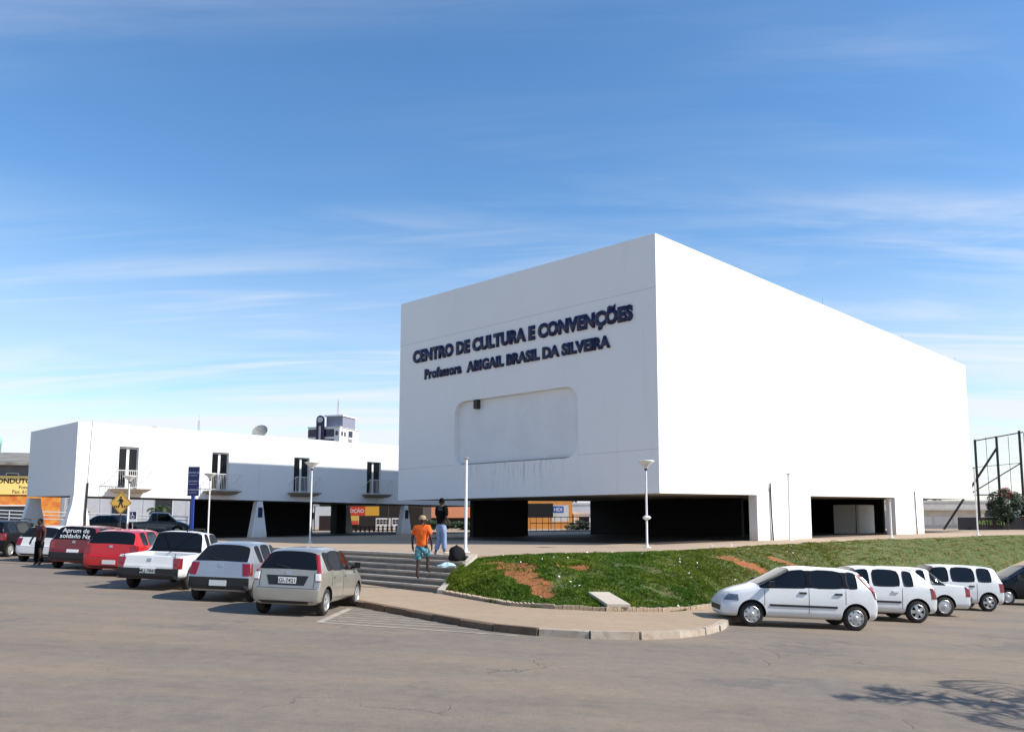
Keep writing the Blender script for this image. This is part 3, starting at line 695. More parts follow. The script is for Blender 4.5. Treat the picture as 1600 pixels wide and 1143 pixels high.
def hatch(L=3.9, H=1.43, Wd=1.64, belt=.95, tail=.10, glass_run=.34, hood=.92, cowl=2.98, wtop=2.28, sq=0, B=1.86, Cc=.98, q0=.52, drop=1):
    """stations: x, zb, zbelt, zedge, ztop, wb, wbelt, wedge"""
    w = Wd/2; k = L/3.9
    st = [(0, .34, .56, .58, .60, w-.12, w-.09, w-.16), (.035, .26, .62, .64, .66, w-.06, w-.04, w-.12), (tail, .24, belt-.02, belt+.02, belt+.035, w-.03, w-.05, w-.13),
          (tail+glass_run, .23, belt, H-.10-.05*drop, H-.03-.055*drop, w-.015, w-.04, w-.22), (q0+.06, .22, belt, H-.075-.045*drop, H-.008-.045*drop, w-.01, w-.03, w-.215),
          (Cc*k, .22, belt-.01, H-.065-.02*drop, H-.02*drop, w, w-.02, w-.20), ((Cc+.07)*k, .22, belt-.01, H-.065-.018*drop, H-.018*drop, w, w-.02, w-.20),
          (B*k, .22, belt-.03, H-.07, H-.005, w, w-.02, w-.19), ((B+.07)*k, .22, belt-.03, H-.07, H-.008, w, w-.02, w-.19),
          (wtop*k, .22, belt-.04, H-.10-.015*drop, H-.04-.015*drop, w, w-.02, w-.20), (cowl*k, .22, belt-.06, belt-.02, belt+.04, w, w-.03, w-.13),
          ((cowl+.06)*k, .22, belt-.08, belt-.05, belt+.005, w, w-.035, w-.14), (L-.38, .22, hood-.14, hood-.08, hood-.05, w-.02, w-.07, w-.18),
          (L-.10, .22, .62, .68, .70, w-.08, w-.14, w-.26), (L-.02, .24, .52, .54, .56, w-.17, w-.20, w-.30), (L, .30, .48, .49, .50, w-.24, w-.26, w-.36)]
    sd_ = dict(seams=((Cc+.035)*k, (B+.035)*k, (cowl-.12)*k), handles=((Cc+.13)*k, (B+.10)*k), mirror=(cowl-.28)*k)
    return dict(sd_, L=L, H=H, W=Wd, st=st, side=[4, 6, 8, 9], rear=[2], wind=[9], xw=(.58*k, L-.70), r=.29, belt=belt)
def finish_body(spec, name):
    st = spec['st']; bm = bmesh.new(); cl = bm.edges.layers.float.new('crease_edge')
    ringsv = []
    for (x, zb, zbe, ze, zt, wb, wbe, we) in st:
        zm = zb+.64*(zbe-zb); wm = max(wb, wbe)+.012
        h = [(0, zb), (wb-.12, zb), (wb, zb+.09), (wm, zm), (wbe, zbe), (we, ze), (we*.70, zt-.012), (0, zt)]
        full = h+[(-a, b) for a, b in h[-2:0:-1]]
        ringsv.append([bm.verts.new((x, a, b)) for a, b in full])
    K = 14; cells = {}
    for i in range(len(st)-1):
        for j in range(K):
            f = bm.faces.new((ringsv[i][j], ringsv[i][(j+1) % K], ringsv[i+1][(j+1) % K], ringsv[i+1][j])); cells[i, j] = f; f.smooth = True
    for rv, flip in ((ringsv[0], False), (ringsv[-1], True)):
        for j in range(7):
            a, b = rv[j], rv[j+1]; c, d = rv[(K-j-1) % K], rv[(K-j) % K]
            vsq = []
            for v in (a, b, c, d):
                if v not in vsq: vsq.append(v)
            if len(vsq) >= 3:
                f = bm.faces.new(vsq[::-1] if flip else vsq); f.smooth = True
    bmesh.ops.recalc_face_normals(bm, faces=bm.faces)
    for i in range(len(st)-1):
        for j, cval in ((4, .45), (10, .45), (2, .5), (12, .5), (5, .35), (9, .35), (1, .4), (13, .4)):
            e = bm.edges.get((ringsv[i][j], ringsv[i+1][j]))
            if e: e[cl] = cval
    for i, cval in spec.get('ringcrease', ((1, .4), (2, .5))):
        for j in range(14):
            e = bm.edges.get((ringsv[i][j], ringsv[i][(j+1) % 14]))
            if e: e[cl] = max(e[cl], cval)
    for i in spec.get('blacktop', ()):
        for j in (5, 6, 7, 8): cells[i, j].material_index = 2
    for i in spec.get('black', ()):
        for j in (4, 9): cells[i, j].material_index = 2
    # glass islands
    islands = []
    for i in spec['side']: islands += [[cells[i, 4]], [cells[i, 9]]]
    if spec.get('merge'):     # side panes that run on
        for a, b in spec['merge']:
            for j in (4, 9):
                islands = [q for q in islands if q not in ([cells[a, j]], [cells[b, j]])]; islands.append([cells[a, j], cells[b, j]])
    for i in spec['rear']+spec['wind']: islands.append([cells[i, j] for j in (5, 6, 7, 8)])
    for isl in islands:
        for f in isl:
            for e in f.edges:
                if sum(1 for q in e.link_faces if q in isl) < 2: e[cl] = .9
        rr_ = bmesh.ops.inset_region(bm, faces=isl, thickness=spec.get('pill', .024), depth=-.006, use_even_offset=True)
        for f in rr_['faces']: f.material_index = 2
        for f in isl:
            f.material_index = 1
        bord = {e for f in isl for e in f.edges if sum(1 for q in e.link_faces if q in isl) == 1}
        for e in bord:              # support points keep the pane corners tight
            e[cl] = 1; v0 = e.verts[0]; ln = e.calc_length(); fr = min(.3, .07/ln)
            ne, nv = bmesh.utils.edge_split(e, v0, fr)
            other = e if v0 not in e.verts else ne
            first = ne if other is e else e
            first[cl] = 1; other[cl] = 1
            vv = nv; ne2, nv2 = bmesh.utils.edge_split(other, vv, 1-fr/(1-fr)); ne2[cl] = 1; other[cl] = 1
    if spec.get('bed'):
        bf = [cells[i, j] for i in spec['bed'] for j in (5, 6, 7, 8)]
        bmesh.ops.inset_region(bm, faces=bf, thickness=.05, depth=0)
        ed = {e for f in bf for e in f.edges}
        for e in ed: e[cl] = .9
        vsx = {v for f in bf for v in f.verts}
        r_ = bmesh.ops.extrude_face_region(bm, geom=bf)
        for v in [q for q in r_['geom'] if isinstance(q, bmesh.types.BMVert)]: v.co.z = .55
        bmesh.ops.delete(bm, geom=bf, context='FACES_ONLY')
        for f in [q for q in r_['geom'] if isinstance(q, bmesh.types.BMFace)]: f.material_index = 2
    me = bpy.data.meshes.new(name); bm.to_mesh(me); bm.free()
    for m_ in (M_white, M_glass, M_seal): me.materials.append(m_)
    ob = bpy.data.objects.new(name, me); COL.objects.link(ob)
    ss = ob.modifiers.new('s', 'SUBSURF'); ss.levels = 2; ss.render_levels = 2
    cut = MB(); rr = spec['r']*1.17
    for xw in spec['xw']:
        for s in (-1, 1): cut.tube((xw, s*(spec['W']/2-.24), spec['r']+.01), (xw, s*(spec['W']/2+.3), spec['r']+.01), rr, n=28)
    cm = cut.mesh('cut'); cm.materials.append(M_black); co = bpy.data.objects.new('cut', cm); COL.objects.link(co)
    bo = ob.modifiers.new('b', 'BOOLEAN'); bo.object = co; bo.operation = 'DIFFERENCE'; bo.solver = 'EXACT'; bo.material_mode = 'TRANSFER'
    dg = bpy.context.evaluated_depsgraph_get(); dg.update()
    out = bpy.data.meshes.new_from_object(ob.evaluated_get(dg), preserve_all_data_layers=True, depsgraph=dg)
    bpy.data.objects.remove(ob); bpy.data.objects.remove(co)
    return out
def patch(bvh, D, quad, n_=6, m_=3, off=.006):
    """project a quad given in (a, z) onto the body along D; a runs along z x D"""
    D = Vector(D).normalized(); A = Vector((0, 0, 1)).cross(D); A.normalize(); Bq = D.cross(A); mb = MB(); ok = True
    (a0, z0), (a1, z1), (a2, z2), (a3, z3) = quad; pts = []
    for j in range(m_+1):
        for i in range(n_+1):
            u, v = i/n_, j/m_
            a = (a0*(1-u)+a1*u)*(1-v)+(a3*(1-u)+a2*u)*v; z = (z0*(1-u)+z1*u)*(1-v)+(z3*(1-u)+z2*u)*v
            o = spec_c+A*a+Vector((0, 0, z))-D*4
            hit = bvh.ray_cast(o, D)
            pts.append(hit[0] if hit[0] is not None else None)
    last = next((p for p in pts if p is not None), None)
    if last is None: return None
    dd = [((p-last).dot(D) if p is not None else None) for p in pts]
    base = sorted(x for x in dd if x is not None)[len([x for x in dd if x is not None])//2]
    P = []
    for idx, p in enumerate(pts):
        j, i = divmod(idx, n_+1); u, v = i/n_, j/m_
        if p is None or abs(dd[idx]-base) > .35:
            a = (a0*(1-u)+a1*u)*(1-v)+(a3*(1-u)+a2*u)*v; z = (z0*(1-u)+z1*u)*(1-v)+(z3*(1-u)+z2*u)*v
            o = spec_c+A*a+Vector((0, 0, z)); p = o+D*((last-o).dot(D)+base)
        P.append(p-D*off)
    mb.v = [tuple(p) for p in P]
    mb.f = [(j*(n_+1)+i, j*(n_+1)+i+1, (j+1)*(n_+1)+i+1, (j+1)*(n_+1)+i) for j in range(m_) for i in range(n_)]
    bd = [i for i in range(n_+1)]+[j*(n_+1)+n_ for j in range(1, m_+1)]+[m_*(n_+1)+i for i in range(n_-1, -1, -1)]+[j*(n_+1) for j in range(m_-1, 0, -1)]
    b0 = len(mb.v); mb.v += [tuple(P[i]+D*(off+.012)) for i in bd]; k = len(bd)
    mb.f += [(bd[i], bd[(i+1) % k], b0+(i+1) % k, b0+i) for i in range(k)]
    return mb
WHEEL = {}
def wheel_mesh(r, style):
    if (r, style) in WHEEL: return WHEEL[r, style]
    w = .085
    ty = MB().lathe([(r*.62, -w), (r*.70, -w-.005), (r*.93, -w), (r, -w+.03), (r, w-.03), (r*.93, w), (r*.70, w+.005), (r*.62, w), (r*.60, w-.05), (.01, w-.06)], 30, axis='y').mesh('tyre')
    rm = MB().lathe([(r*.66, w+.004), (r*.63, w+.010), (r*.57, w-.012), (r*.55, w-.03)], 30, axis='y')
    n_ = {'steel': 10, 'five': 5, 'cap': 8}[style]; hw = {'steel': .28, 'five': .22, 'cap': .26}[style]
    for i in range(n_):
        a = 2*math.pi*i/n_; d = Vector((math.cos(a), 0, math.sin(a))); t = Vector((-math.sin(a), 0, math.cos(a)))
        wi, wo_ = r*hw*(.55 if style == 'five' else .45), r*hw*(.75 if style == 'five' else .62)
        y0, y1 = w+.008, w-.006
        p = [d*r*.12-t*wi+Vector((0, y0, 0)), d*r*.12+t*wi+Vector((0, y0, 0)), d*r*.60+t*wo_+Vector((0, y1, 0)), d*r*.60-t*wo_+Vector((0, y1, 0))]
        rm.hexa([q-Vector((0, .025, 0)) for q in p], p)
    rm.lathe([(.001, w+.022), (r*.13, w+.02), (r*.2, w+.008), (r*.2, w-.03)], 16, axis='y')
    rm = rm.mesh('rim'); rm.materials.append(M_rim); ty.materials.append(M_rubber)
    for m_ in (ty, rm): m_.polygons.foreach_set('use_smooth', [True]*len(m_.polygons)) if m_ is ty else None
    WHEEL[r, style] = (ty, rm); return WHEEL[r, style]
spec_c = Vector((0, 0, 0))
def car(name, spec, pm, x, y, head, label, style='steel', plate=None, opt=(), group='cars parked along the kerb', bumper=None, z=None, shown='rear'):
    """x, y = centre of the car on the ground; head = heading angle"""
    global spec_c
    L, H, Wd = spec['L'], spec['H'], spec['W']; spec_c = Vector((L/2, 0, 0))
    fw = Vector((math.cos(head), math.sin(head), 0))
    def ground(p): return z if z is not None else zr(p.x, p.y)
    c = Vector((x, y, 0)); lf = Vector((-fw.y, fw.x, 0))
    zf_, zb_, zl, zr_ = ground(c+fw*1.25), ground(c-fw*1.25), ground(c+lf*.7), ground(c-lf*.7)
    f3 = (fw*2.5+Vector((0, 0, zf_-zb_))).normalized(); l3 = (lf*1.4+Vector((0, 0, zl-zr_))).normalized(); u3 = f3.cross(l3).normalized(); l3 = u3.cross(f3)
    root = empty(name, label=label, cat='pickup' if 'bed' in spec else 'car', group=group)
    Mx = Matrix((f3, l3, u3)).transposed().to_4x4(); Mx.translation = Vector((x, y, (zf_+zb_)/2)); root.matrix_world = Mx
    off = Vector((-L/2, 0, 0))
    me = finish_body(spec, 'body'); me.materials[0] = pm
    bm = bmesh.new(); bm.from_mesh(me); bvh = BVHTree.FromBMesh(bm)
    # panes
    gl = [f for f in bm.faces if f.material_index == 1]; seen = set(); pi = 0
    bm.faces.index_update(); gset = {f.index for f in gl}
    for f in gl:
        if f.index in seen: continue
        stack = [f]; isl = []; seen.add(f.index)
        while stack:
            q = stack.pop(); isl.append(q)
            for e in q.edges:
                for w_ in e.link_faces:
                    if w_.index in gset and w_.index not in seen: seen.add(w_.index); stack.append(w_)
        vid = {}; m_ = MB()
        for q in isl:
            idx = []
            for v in q.verts:
                if v not in vid: vid[v] = len(m_.v); m_.v.append(tuple(v.co+off))
                idx.append(vid[v])
            m_.f.append(tuple(idx))
        cn = sum((q.calc_center_median() for q in isl), Vector())/len(isl)
        nm = 'side_window' if abs(cn.y) > Wd*.3 else ('windshield' if cn.x > L/2 else 'rear_window')
        mm = bpy.data.meshes.new(nm); mm.from_pydata(m_.v, [], m_.f); mm.polygons.foreach_set('use_smooth', [True]*len(mm.polygons))
        link(nm, mm, M_glass, root)
    bmesh.ops.delete(bm, geom=gl, context='FACES')
    for v in bm.verts: v.co += off
    for e in bm.edges: e.smooth = len(e.link_faces) == 2 and e.calc_face_angle(0) < R(38) and e.link_faces[0].material_index == e.link_faces[1].material_index
    for f in bm.faces: f.smooth = True
    bm.to_mesh(me); bm.free(); me.name = 'body'
    link('body', me, None, root)
    def put(m_, nm, mt, sm=False):
        if m_ is None: return None
        m_.v = [(a+off.x, b, c_) for a, b, c_ in m_.v]; return m_.build(nm, mt, root, sm)
    b = spec['belt']; w = Wd/2
    S = {1: (0, -1, 0), -1: (0, 1, 0)}     # +1: left side seen from +y ; ray goes -y
    for s in (1, -1):
        D = S[s]
        # a axis = z x D : for D=(0,-1,0): (1,0,0) ; for D=(0,1,0): (-1,0,0)
        sg_ = 1 if s == 1 else -1
        ax = lambda xx: (xx-L/2)*sg_
        for xs in spec.get('seams', (1.15*L/3.9, 2.09*L/3.9, 3.0*L/3.9)):
            put(patch(bvh, D, [(ax(xs-.005), .27), (ax(xs+.005), .27), (ax(xs+.005), b-.04), (ax(xs-.005), b-.04)], 1, 8, .003), 'door_gap', M_seam)
        for xs in spec.get('handles', (1.30*L/3.9, 2.20*L/3.9)):
            put(patch(bvh, D, [(ax(xs), b-.16), (ax(xs+.17), b-.16), (ax(xs+.17), b-.115), (ax(xs), b-.115)], 4, 1, .03), 'door_handle', M_black if 'blackhandle' in opt else pm)
        if 'trim' in opt:
            x0, x1 = spec['xw'][0]+.45, spec['xw'][1]-.42
            put(patch(bvh, D, [(ax(x0), .50), (ax(x1), .50), (ax(x1), .55), (ax(x0), .55)], 10, 1, .014), 'side_trim', M_black)
        # mirrors
        xm = spec.get('mirror', 2.92*L/3.9); ym = s*(w+.07)
        put(MB().hexa([(xm-.05, ym-.07*1, b-.02), (xm+.08, ym-.05, b-.02), (xm+.08, ym+.05, b-.02), (xm-.05, ym+.07, b-.02)], [(xm-.05, ym-.07, b+.12), (xm+.05, ym-.05, b+.11), (xm+.05, ym+.05, b+.11), (xm-.05, ym+.07, b+.12)]).tube((xm, s*(w-.1), b), (xm, ym, b+.02), .025), 'wing_mirror', M_black)
        # tail lamps
        tl_ = spec.get('tail', ((.16, .70), (.16, .93)))
        kind = spec.get('lamp', 'low')
        Dq = Vector((1, -s*.75, 0)).normalized(); Aq = Vector((0, 0, 1)).cross(Dq).normalized()
        corner = Vector((.05-L/2, s*(w-.07), 0)); a_c = corner.dot(Aq)
        if kind == 'high':
            qd = [(a_c-.055, b-.22), (a_c+.055, b-.22), (a_c+.075+.10*s, H-.15), (a_c-.025+.10*s, H-.15)]
            put(patch(bvh, Dq, qd, 4, 10, .012), 'tail_light', M_lampred)
            put(patch(bvh, Dq, [(a_c-.055, b-.20), (a_c+.055, b-.20), (a_c+.058, b-.05), (a_c-.05, b-.05)], 3, 3, .018), 'tail_light_lens', M_lampwhite)
        else:
            zt = spec.get('lampz', b-.02); zb2 = zt-.28
            put(patch(bvh, Dq, [(a_c-.12, zb2), (a_c+.12, zb2), (a_c+.12, zt), (a_c-.12, zt)], 5, 4, .012), 'tail_light', M_lampred)
        # headlamps
        Dh = Vector((-1, -s*.8, 0)).normalized(); Ah = Vector((0, 0, 1)).cross(Dh).normalized(); ch = Vector((L/2-.22, s*(w-.13), 0)).dot(Ah)
        put(patch(bvh, Dh, [(ch-.18, .60), (ch+.18, .60), (ch+.14, .74), (ch-.14, .74)], 6, 3, .01), 'headlight', M_headl)
    # rear
    D = (1, 0, 0)
    if bumper is not None:
        put(patch(bvh, D, [(-w+.05, .30), (w-.05, .30), (w-.05, .58), (-w+.05, .58)], 12, 3, .035), 'rear_bumper', bumper)
    else:
        put(patch(bvh, D, [(-w+.10, .595), (w-.10, .595), (w-.10, .603), (-w+.10, .603)], 12, 1, .004), 'bumper_gap', M_seam)
        put(patch(bvh, D, [(-w+.16, .27), (w-.16, .27), (w-.16, .33), (-w+.16, .33)], 10, 1, .006), 'lower_bumper', M_black)
    for s in (1, -1):
        yy = s*(w-.17); put(patch(bvh, D, [(yy-.005, .62), (yy+.005, .62), (yy+.005, b-.02), (yy-.005, b-.02)], 1, 6, .003), 'tailgate_gap', M_seam)
    pz = spec.get('plate_z', .72)
    if 'platepocket' in opt: put(patch(bvh, D, [(-.38, pz-.10), (.38, pz-.10), (.46, pz+.10), (-.46, pz+.10)], 8, 2, .006), 'plate_pocket', M_black)
    pm_ = patch(bvh, D, [(-.20, pz-.065), (.20, pz-.065), (.20, pz+.065), (-.20, pz+.065)], 4, 2, .045 if bumper and pz < .6 else .014)
    if pm_:
        xs_ = min(v[0] for v in pm_.v); po = put(pm_, 'license_plate', M_plate)
        if plate:
            tm = text_mesh(plate, .115, 0, .002, 'CENTER'); link('plate_text', tm, M_signblack, po, (xs_-L/2-.006, 0, pz-.04), (R(90), 0, R(-90)))
    put(patch(bvh, D, [(-.05, spec.get('lampz', b)-.10), (.05, spec.get('lampz', b)-.10), (.05, spec.get('lampz', b)-.02), (-.05, spec.get('lampz', b)-.02)], 4, 4, .012), 'badge', M_metal)
    # front
    put(patch(bvh, (-1, 0, 0), [(-w+.3, .34), (w-.3, .34), (w-.3, .46), (-w+.3, .46)], 8, 2, .006), 'grille', M_black)
    if 'rack' in opt:
        for s in (1, -1): put(MB().path([(.9, s*(w-.25), H+.0), (1.0, s*(w-.25), H+.06), (2.2, s*(w-.25), H+.06), (2.3, s*(w-.25), H)], .018), 'roof_rail', M_black)
    if 'wiper' in opt: put(patch(bvh, D, [(-.02, b+.04), (.30, b+.10), (.30, b+.115), (-.02, b+.06)], 4, 1, .02), 'rear_wiper', M_black)
    ty, rm = wheel_mesh(spec['r'], style)
    for xw in spec['xw']:
        for s in (1, -1):
            wo = link('wheel', ty, None, root, (xw-L/2, s*(w-.11), spec['r']), (0, 0, 0 if s == 1 else math.pi))
            ro = link('rim', rm, None, wo)
    return root, bvh, put
FI = hatch(3.74, 1.46, 1.52, .97, tail=.09, glass_run=.30, q0=.44, Cc=.80, B=1.72, wtop=2.20, cowl=2.98); FI['lamp'] = 'high'; FI['black'] = (5, 7); FI['plate_z'] = .76; FI['merge'] = [(8, 9)]
GOL = hatch(3.70, 1.42, 1.50, .93, tail=.10, glass_run=.42, q0=.60, Cc=1.02, B=1.80, wtop=2.22, cowl=2.92); GOL['plate_z'] = .45; GOL['merge'] = [(8, 9)]
CORSA = hatch(3.70, 1.43, 1.62, .93, tail=.10, glass_run=.38, q0=.58, Cc=.98, B=1.84, wtop=2.26, cowl=2.95); CORSA['plate_z'] = .72; CORSA['merge'] = [(8, 9)]
UNO = hatch(3.70, 1.46, 1.56, .93, tail=.06, glass_run=.20, q0=.36, Cc=.95, B=1.86, wtop=2.40, cowl=2.92, hood=.95, drop=.3); UNO['merge'] = [(8, 9)]; UNO['r'] = .285
FOX = hatch(3.80, 1.50, 1.66, 1.0, tail=.08, glass_run=.26, q0=.48, wtop=2.32, cowl=3.02); FOX['plate_z'] = .45; FOX['merge'] = [(8, 9)]
VAN = hatch(4.1, 1.52, 1.66, 1.0, tail=.06, glass_run=.20, q0=.40, wtop=2.4, cowl=3.0, drop=.3); VAN['plate_z'] = .62; VAN['merge'] = [(8, 9)]
def sedan(L=4.15, H=1.38, Wd=1.62, belt=.90):
    s = hatch(L, H, Wd, belt, tail=.10, glass_run=.34, q0=.6, wtop=2.42, cowl=2.98); w = Wd/2; k = L/3.9
    st = s['st']
    new = [st[0], st[1], (.06, .24, belt-.06, belt-.04, belt-.02, w-.05, w-.07, w-.15), (.12, .24, belt-.01, belt+.015, belt+.03, w-.03, w-.05, w-.14), (.78, .22, belt, belt+.03, belt+.06, w-.01, w-.03, w-.13), (1.22, .22, belt, H-.08, H-.02, w, w-.02, w-.20), (1.36, .22, belt, H-.06, H, w, w-.02, w-.19)]
    s['st'] = new+[(1.62, .22, belt, H-.06, H, w, w-.02, w-.19), (1.68, .22, belt, H-.06, H, w, w-.02, w-.19)]+[(2.32, .22, belt-.02, H-.06, H, w, w-.02, w-.19), (2.39, .22, belt-.02, H-.06, H, w, w-.02, w-.19)]+st[9:]
    n_ = len(new)
    s['side'] = [4, 6, 8, 10, 11]; s['merge'] = [(10, 11)]; s['rear'] = [4]; s['wind'] = [11]; s['seams'] = (1.65, 2.355, 3.2); s['handles'] = (1.75, 2.45); s['xw'] = (.82, L-.80); s['mirror'] = 2.85; s['plate_z'] = .68
    return s
def pickup(L=4.40, H=1.56, Wd=1.66, belt=1.0):
    s = hatch(L, H, Wd, belt); w = Wd/2; st = s['st']
    new = [(0, .36, .60, .62, .64, w-.08, w-.06, w-.10), (.02, .32, .66, .68, .70, w-.04, w-.04, w-.07), (.05, .30, belt-.12, belt-.095, belt-.09, w-.03, w-.03, w-.06), (.10, .28, belt-.09, belt-.08, belt-.078, w-.02, w-.02, w-.055),
           (1.72, .26, belt-.06, belt-.05, belt-.048, w, w-.02, w-.055), (1.78, .26, belt, belt+.03, belt+.04, w, w-.02, w-.12), (1.96, .24, belt-.01, H-.09, H-.03, w, w-.02, w-.20), (2.02, .24, belt-.01, H-.08, H-.01, w, w-.02, w-.20),
           (2.30, .24, belt-.02, H-.07, H, w, w-.02, w-.19), (2.36, .24, belt-.02, H-.07, H, w, w-.02, w-.19), (2.95, .24, belt-.04, H-.10, H-.04, w, w-.02, w-.20), (3.48, .24, belt-.06, belt-.02, belt+.04, w, w-.03, w-.13), (3.54, .24, belt-.08, belt-.05, belt+.0, w, w-.035, w-.14)]+st[12:]
    s['st'] = new; s['side'] = [7, 9, 10]; s['merge'] = [(9, 10)]; s['rear'] = [5]; s['wind'] = [10]; s['bed'] = [3]; s['blacktop'] = [4]; s['seams'] = (2.33, 3.42); s['handles'] = (2.45,); s['xw'] = (.88, L-.82); s['r'] = .31; s['mirror'] = 3.25; s['plate_z'] = .52
    return s
SED = sedan(); PIC = pickup(); PIC['lampz'] = .86
N_ = math.pi
# right-hand row, noses to the pavement
r1, bv, put = car('hatchback_car', FI, P_white, 5.98, 20.3, N_+R(1), 'white five-door hatchback with black windows and tall tail lights parked by the bank corner', 'cap', 'JFG-3048', ('blackhandle', 'trim'))
r1.scale = (.97,)*3
car('hatchback_car', CORSA, P_white, 8.60, 23.1, N_+R(1), 'white hatchback with five-spoke wheels parked between another hatchback and a sedan', 'five', None, ('trim',))
car('sedan_car', SED, P_white, 10.55, 25.6, N_+R(1), 'old white sedan with a boot and steel wheels', 'steel', None, ('trim',), bumper=M_black)
car('boxy_car', UNO, P_white, 13.35, 28.5, N_, 'boxy white hatchback with black bumpers beside a black car', 'five', None, ('blackhandle',), bumper=M_black)
car('hatchback_car', FOX, P_black, 18.6, 32.4, N_, 'black hatchback parked next to the boxy white hatchback', 'steel')
car('hatchback_car', GOL, P_white, 22.3, 36.0, N_, 'white hatchback parked beyond the black hatchback', 'steel')
# left-hand row, tails to the street
HN = R(90)
r2, _b, _p = car('hatchback_car', FI, P_champ, -5.20, 19.35, HN-R(3), 'champagne silver hatchback with tall red tail lights beside the steps', 'five', 'JGI-7421', ('platepocket', 'wiper'))
r2.scale = (.97,)*3
car('hatchback_car', GOL, P_silver, -7.62, 21.75, HN+R(1), 'silver hatchback with black rear bumper parked beside a white pickup', 'steel', None, ('wiper',), bumper=M_black)
car('pickup_truck', PIC, P_white, -10.40, 24.4, HN+R(2), 'white pickup with open bed and black rear bumper', 'steel', 'MLJ-7843', ('rack',), bumper=M_black)
car('hatchback_car', FOX, P_red, -13.7, 28.4, HN+R(4), 'bright red hatchback parked beside the white pickup', 'steel', None, ())
rv, bv, put = car('estate_car', VAN, P_dred, -16.35, 31.2, HN+R(4), 'dark red estate car with white handwriting on its rear window', 'steel', None, (), bumper=M_black)
for i, t in enumerate(('Aprum de', 'soldado Ng')):
    tm = text_mesh(t, .22, 0, .0, 'CENTER'); link('window_writing', tm, mat('chalk_white', (.8, .8, .8), .8), rv, (-2.005+.04+.042*(1-i)*1.0, 0, 1.07+.19*(1-i)), (R(76), 0, R(-90)))
car('hatchback_car', CORSA, P_white, -19.35, 34.0, HN+R(3), 'white hatchback with red tail lights parked beside a dark red estate', 'steel', None, ())
car('estate_car', VAN, P_black, -23.0, 36.6, HN+R(3), 'black estate car with roof rails at the end of the row', 'steel', None, ('rack',))
# cars beyond the wing
for nm, sp_, pm, x, y, h, lb in (('hatchback_car', FOX, P_white, -38.5, 58.5, .5, 'white hatchback standing behind the end leg of the wing'),
        ('sedan_car', SED, P_black, -28.6, 55.5, 3.0, 'black sedan parked under the wing in front of the ramp rails'),
        ('pickup_truck', PIC, P_blue, -25.6, 56.0, .35, 'slate blue pickup parked under the wing near a small palm'),
        ('hatchback_car', UNO, P_white, -30.5, 68.0, 2.0, 'small white hatchback parked beyond the palm behind the wing'),
        ('sedan_car', SED, P_white, -42.5, 60.0, .2, 'white sedan beyond the end of the wing by the yellow shop sign'),
        ('hatchback_car', GOL, P_blue, -35.0, 52.5, .6, 'slate grey hatchback beyond the tapered end leg of the wing')):
    car(nm, sp_, pm, x, y, h, lb, 'steel', group='cars parked behind the wing', z=0 if y > 52 and x > -35 else None)

# ------------------------------------------------------------------ people
def skinned(name, J, Eg, mt, parent, sub=2):
    """J: dict name->(x,y,z,rx,ry)"""
    keys = list(J); me = bpy.data.meshes.new(name); me.from_pydata([J[k][:3] for k in keys], [(keys.index(a), keys.index(b)) for a, b in Eg], [])
    ob = bpy.data.objects.new(name, me); COL.objects.link(ob)
    sk = ob.modifiers.new('skin', 'SKIN'); sk.use_smooth_shade = True
    ss = ob.modifiers.new('sub', 'SUBSURF'); ss.levels = sub
    for k, d in zip(keys, me.skin_vertices[0].data): d.radius = J[k][3:5]; d.use_root = k == keys[0]
    dg = bpy.context.evaluated_depsgraph_get(); dg.update()
    out = bpy.data.meshes.new_from_object(ob.evaluated_get(dg)); bpy.data.objects.remove(ob); out.materials.clear()
    out.polygons.foreach_set('use_smooth', [True]*len(out.polygons))
    return link(name, out, mt, parent)
def blob(name, prof, mt, parent, M=None, n_=16): return MB().lathe(prof, n_, M).build(name, mt, parent, True)
M_skin = mat('dark_skin', (.045, .022, .014), .55)
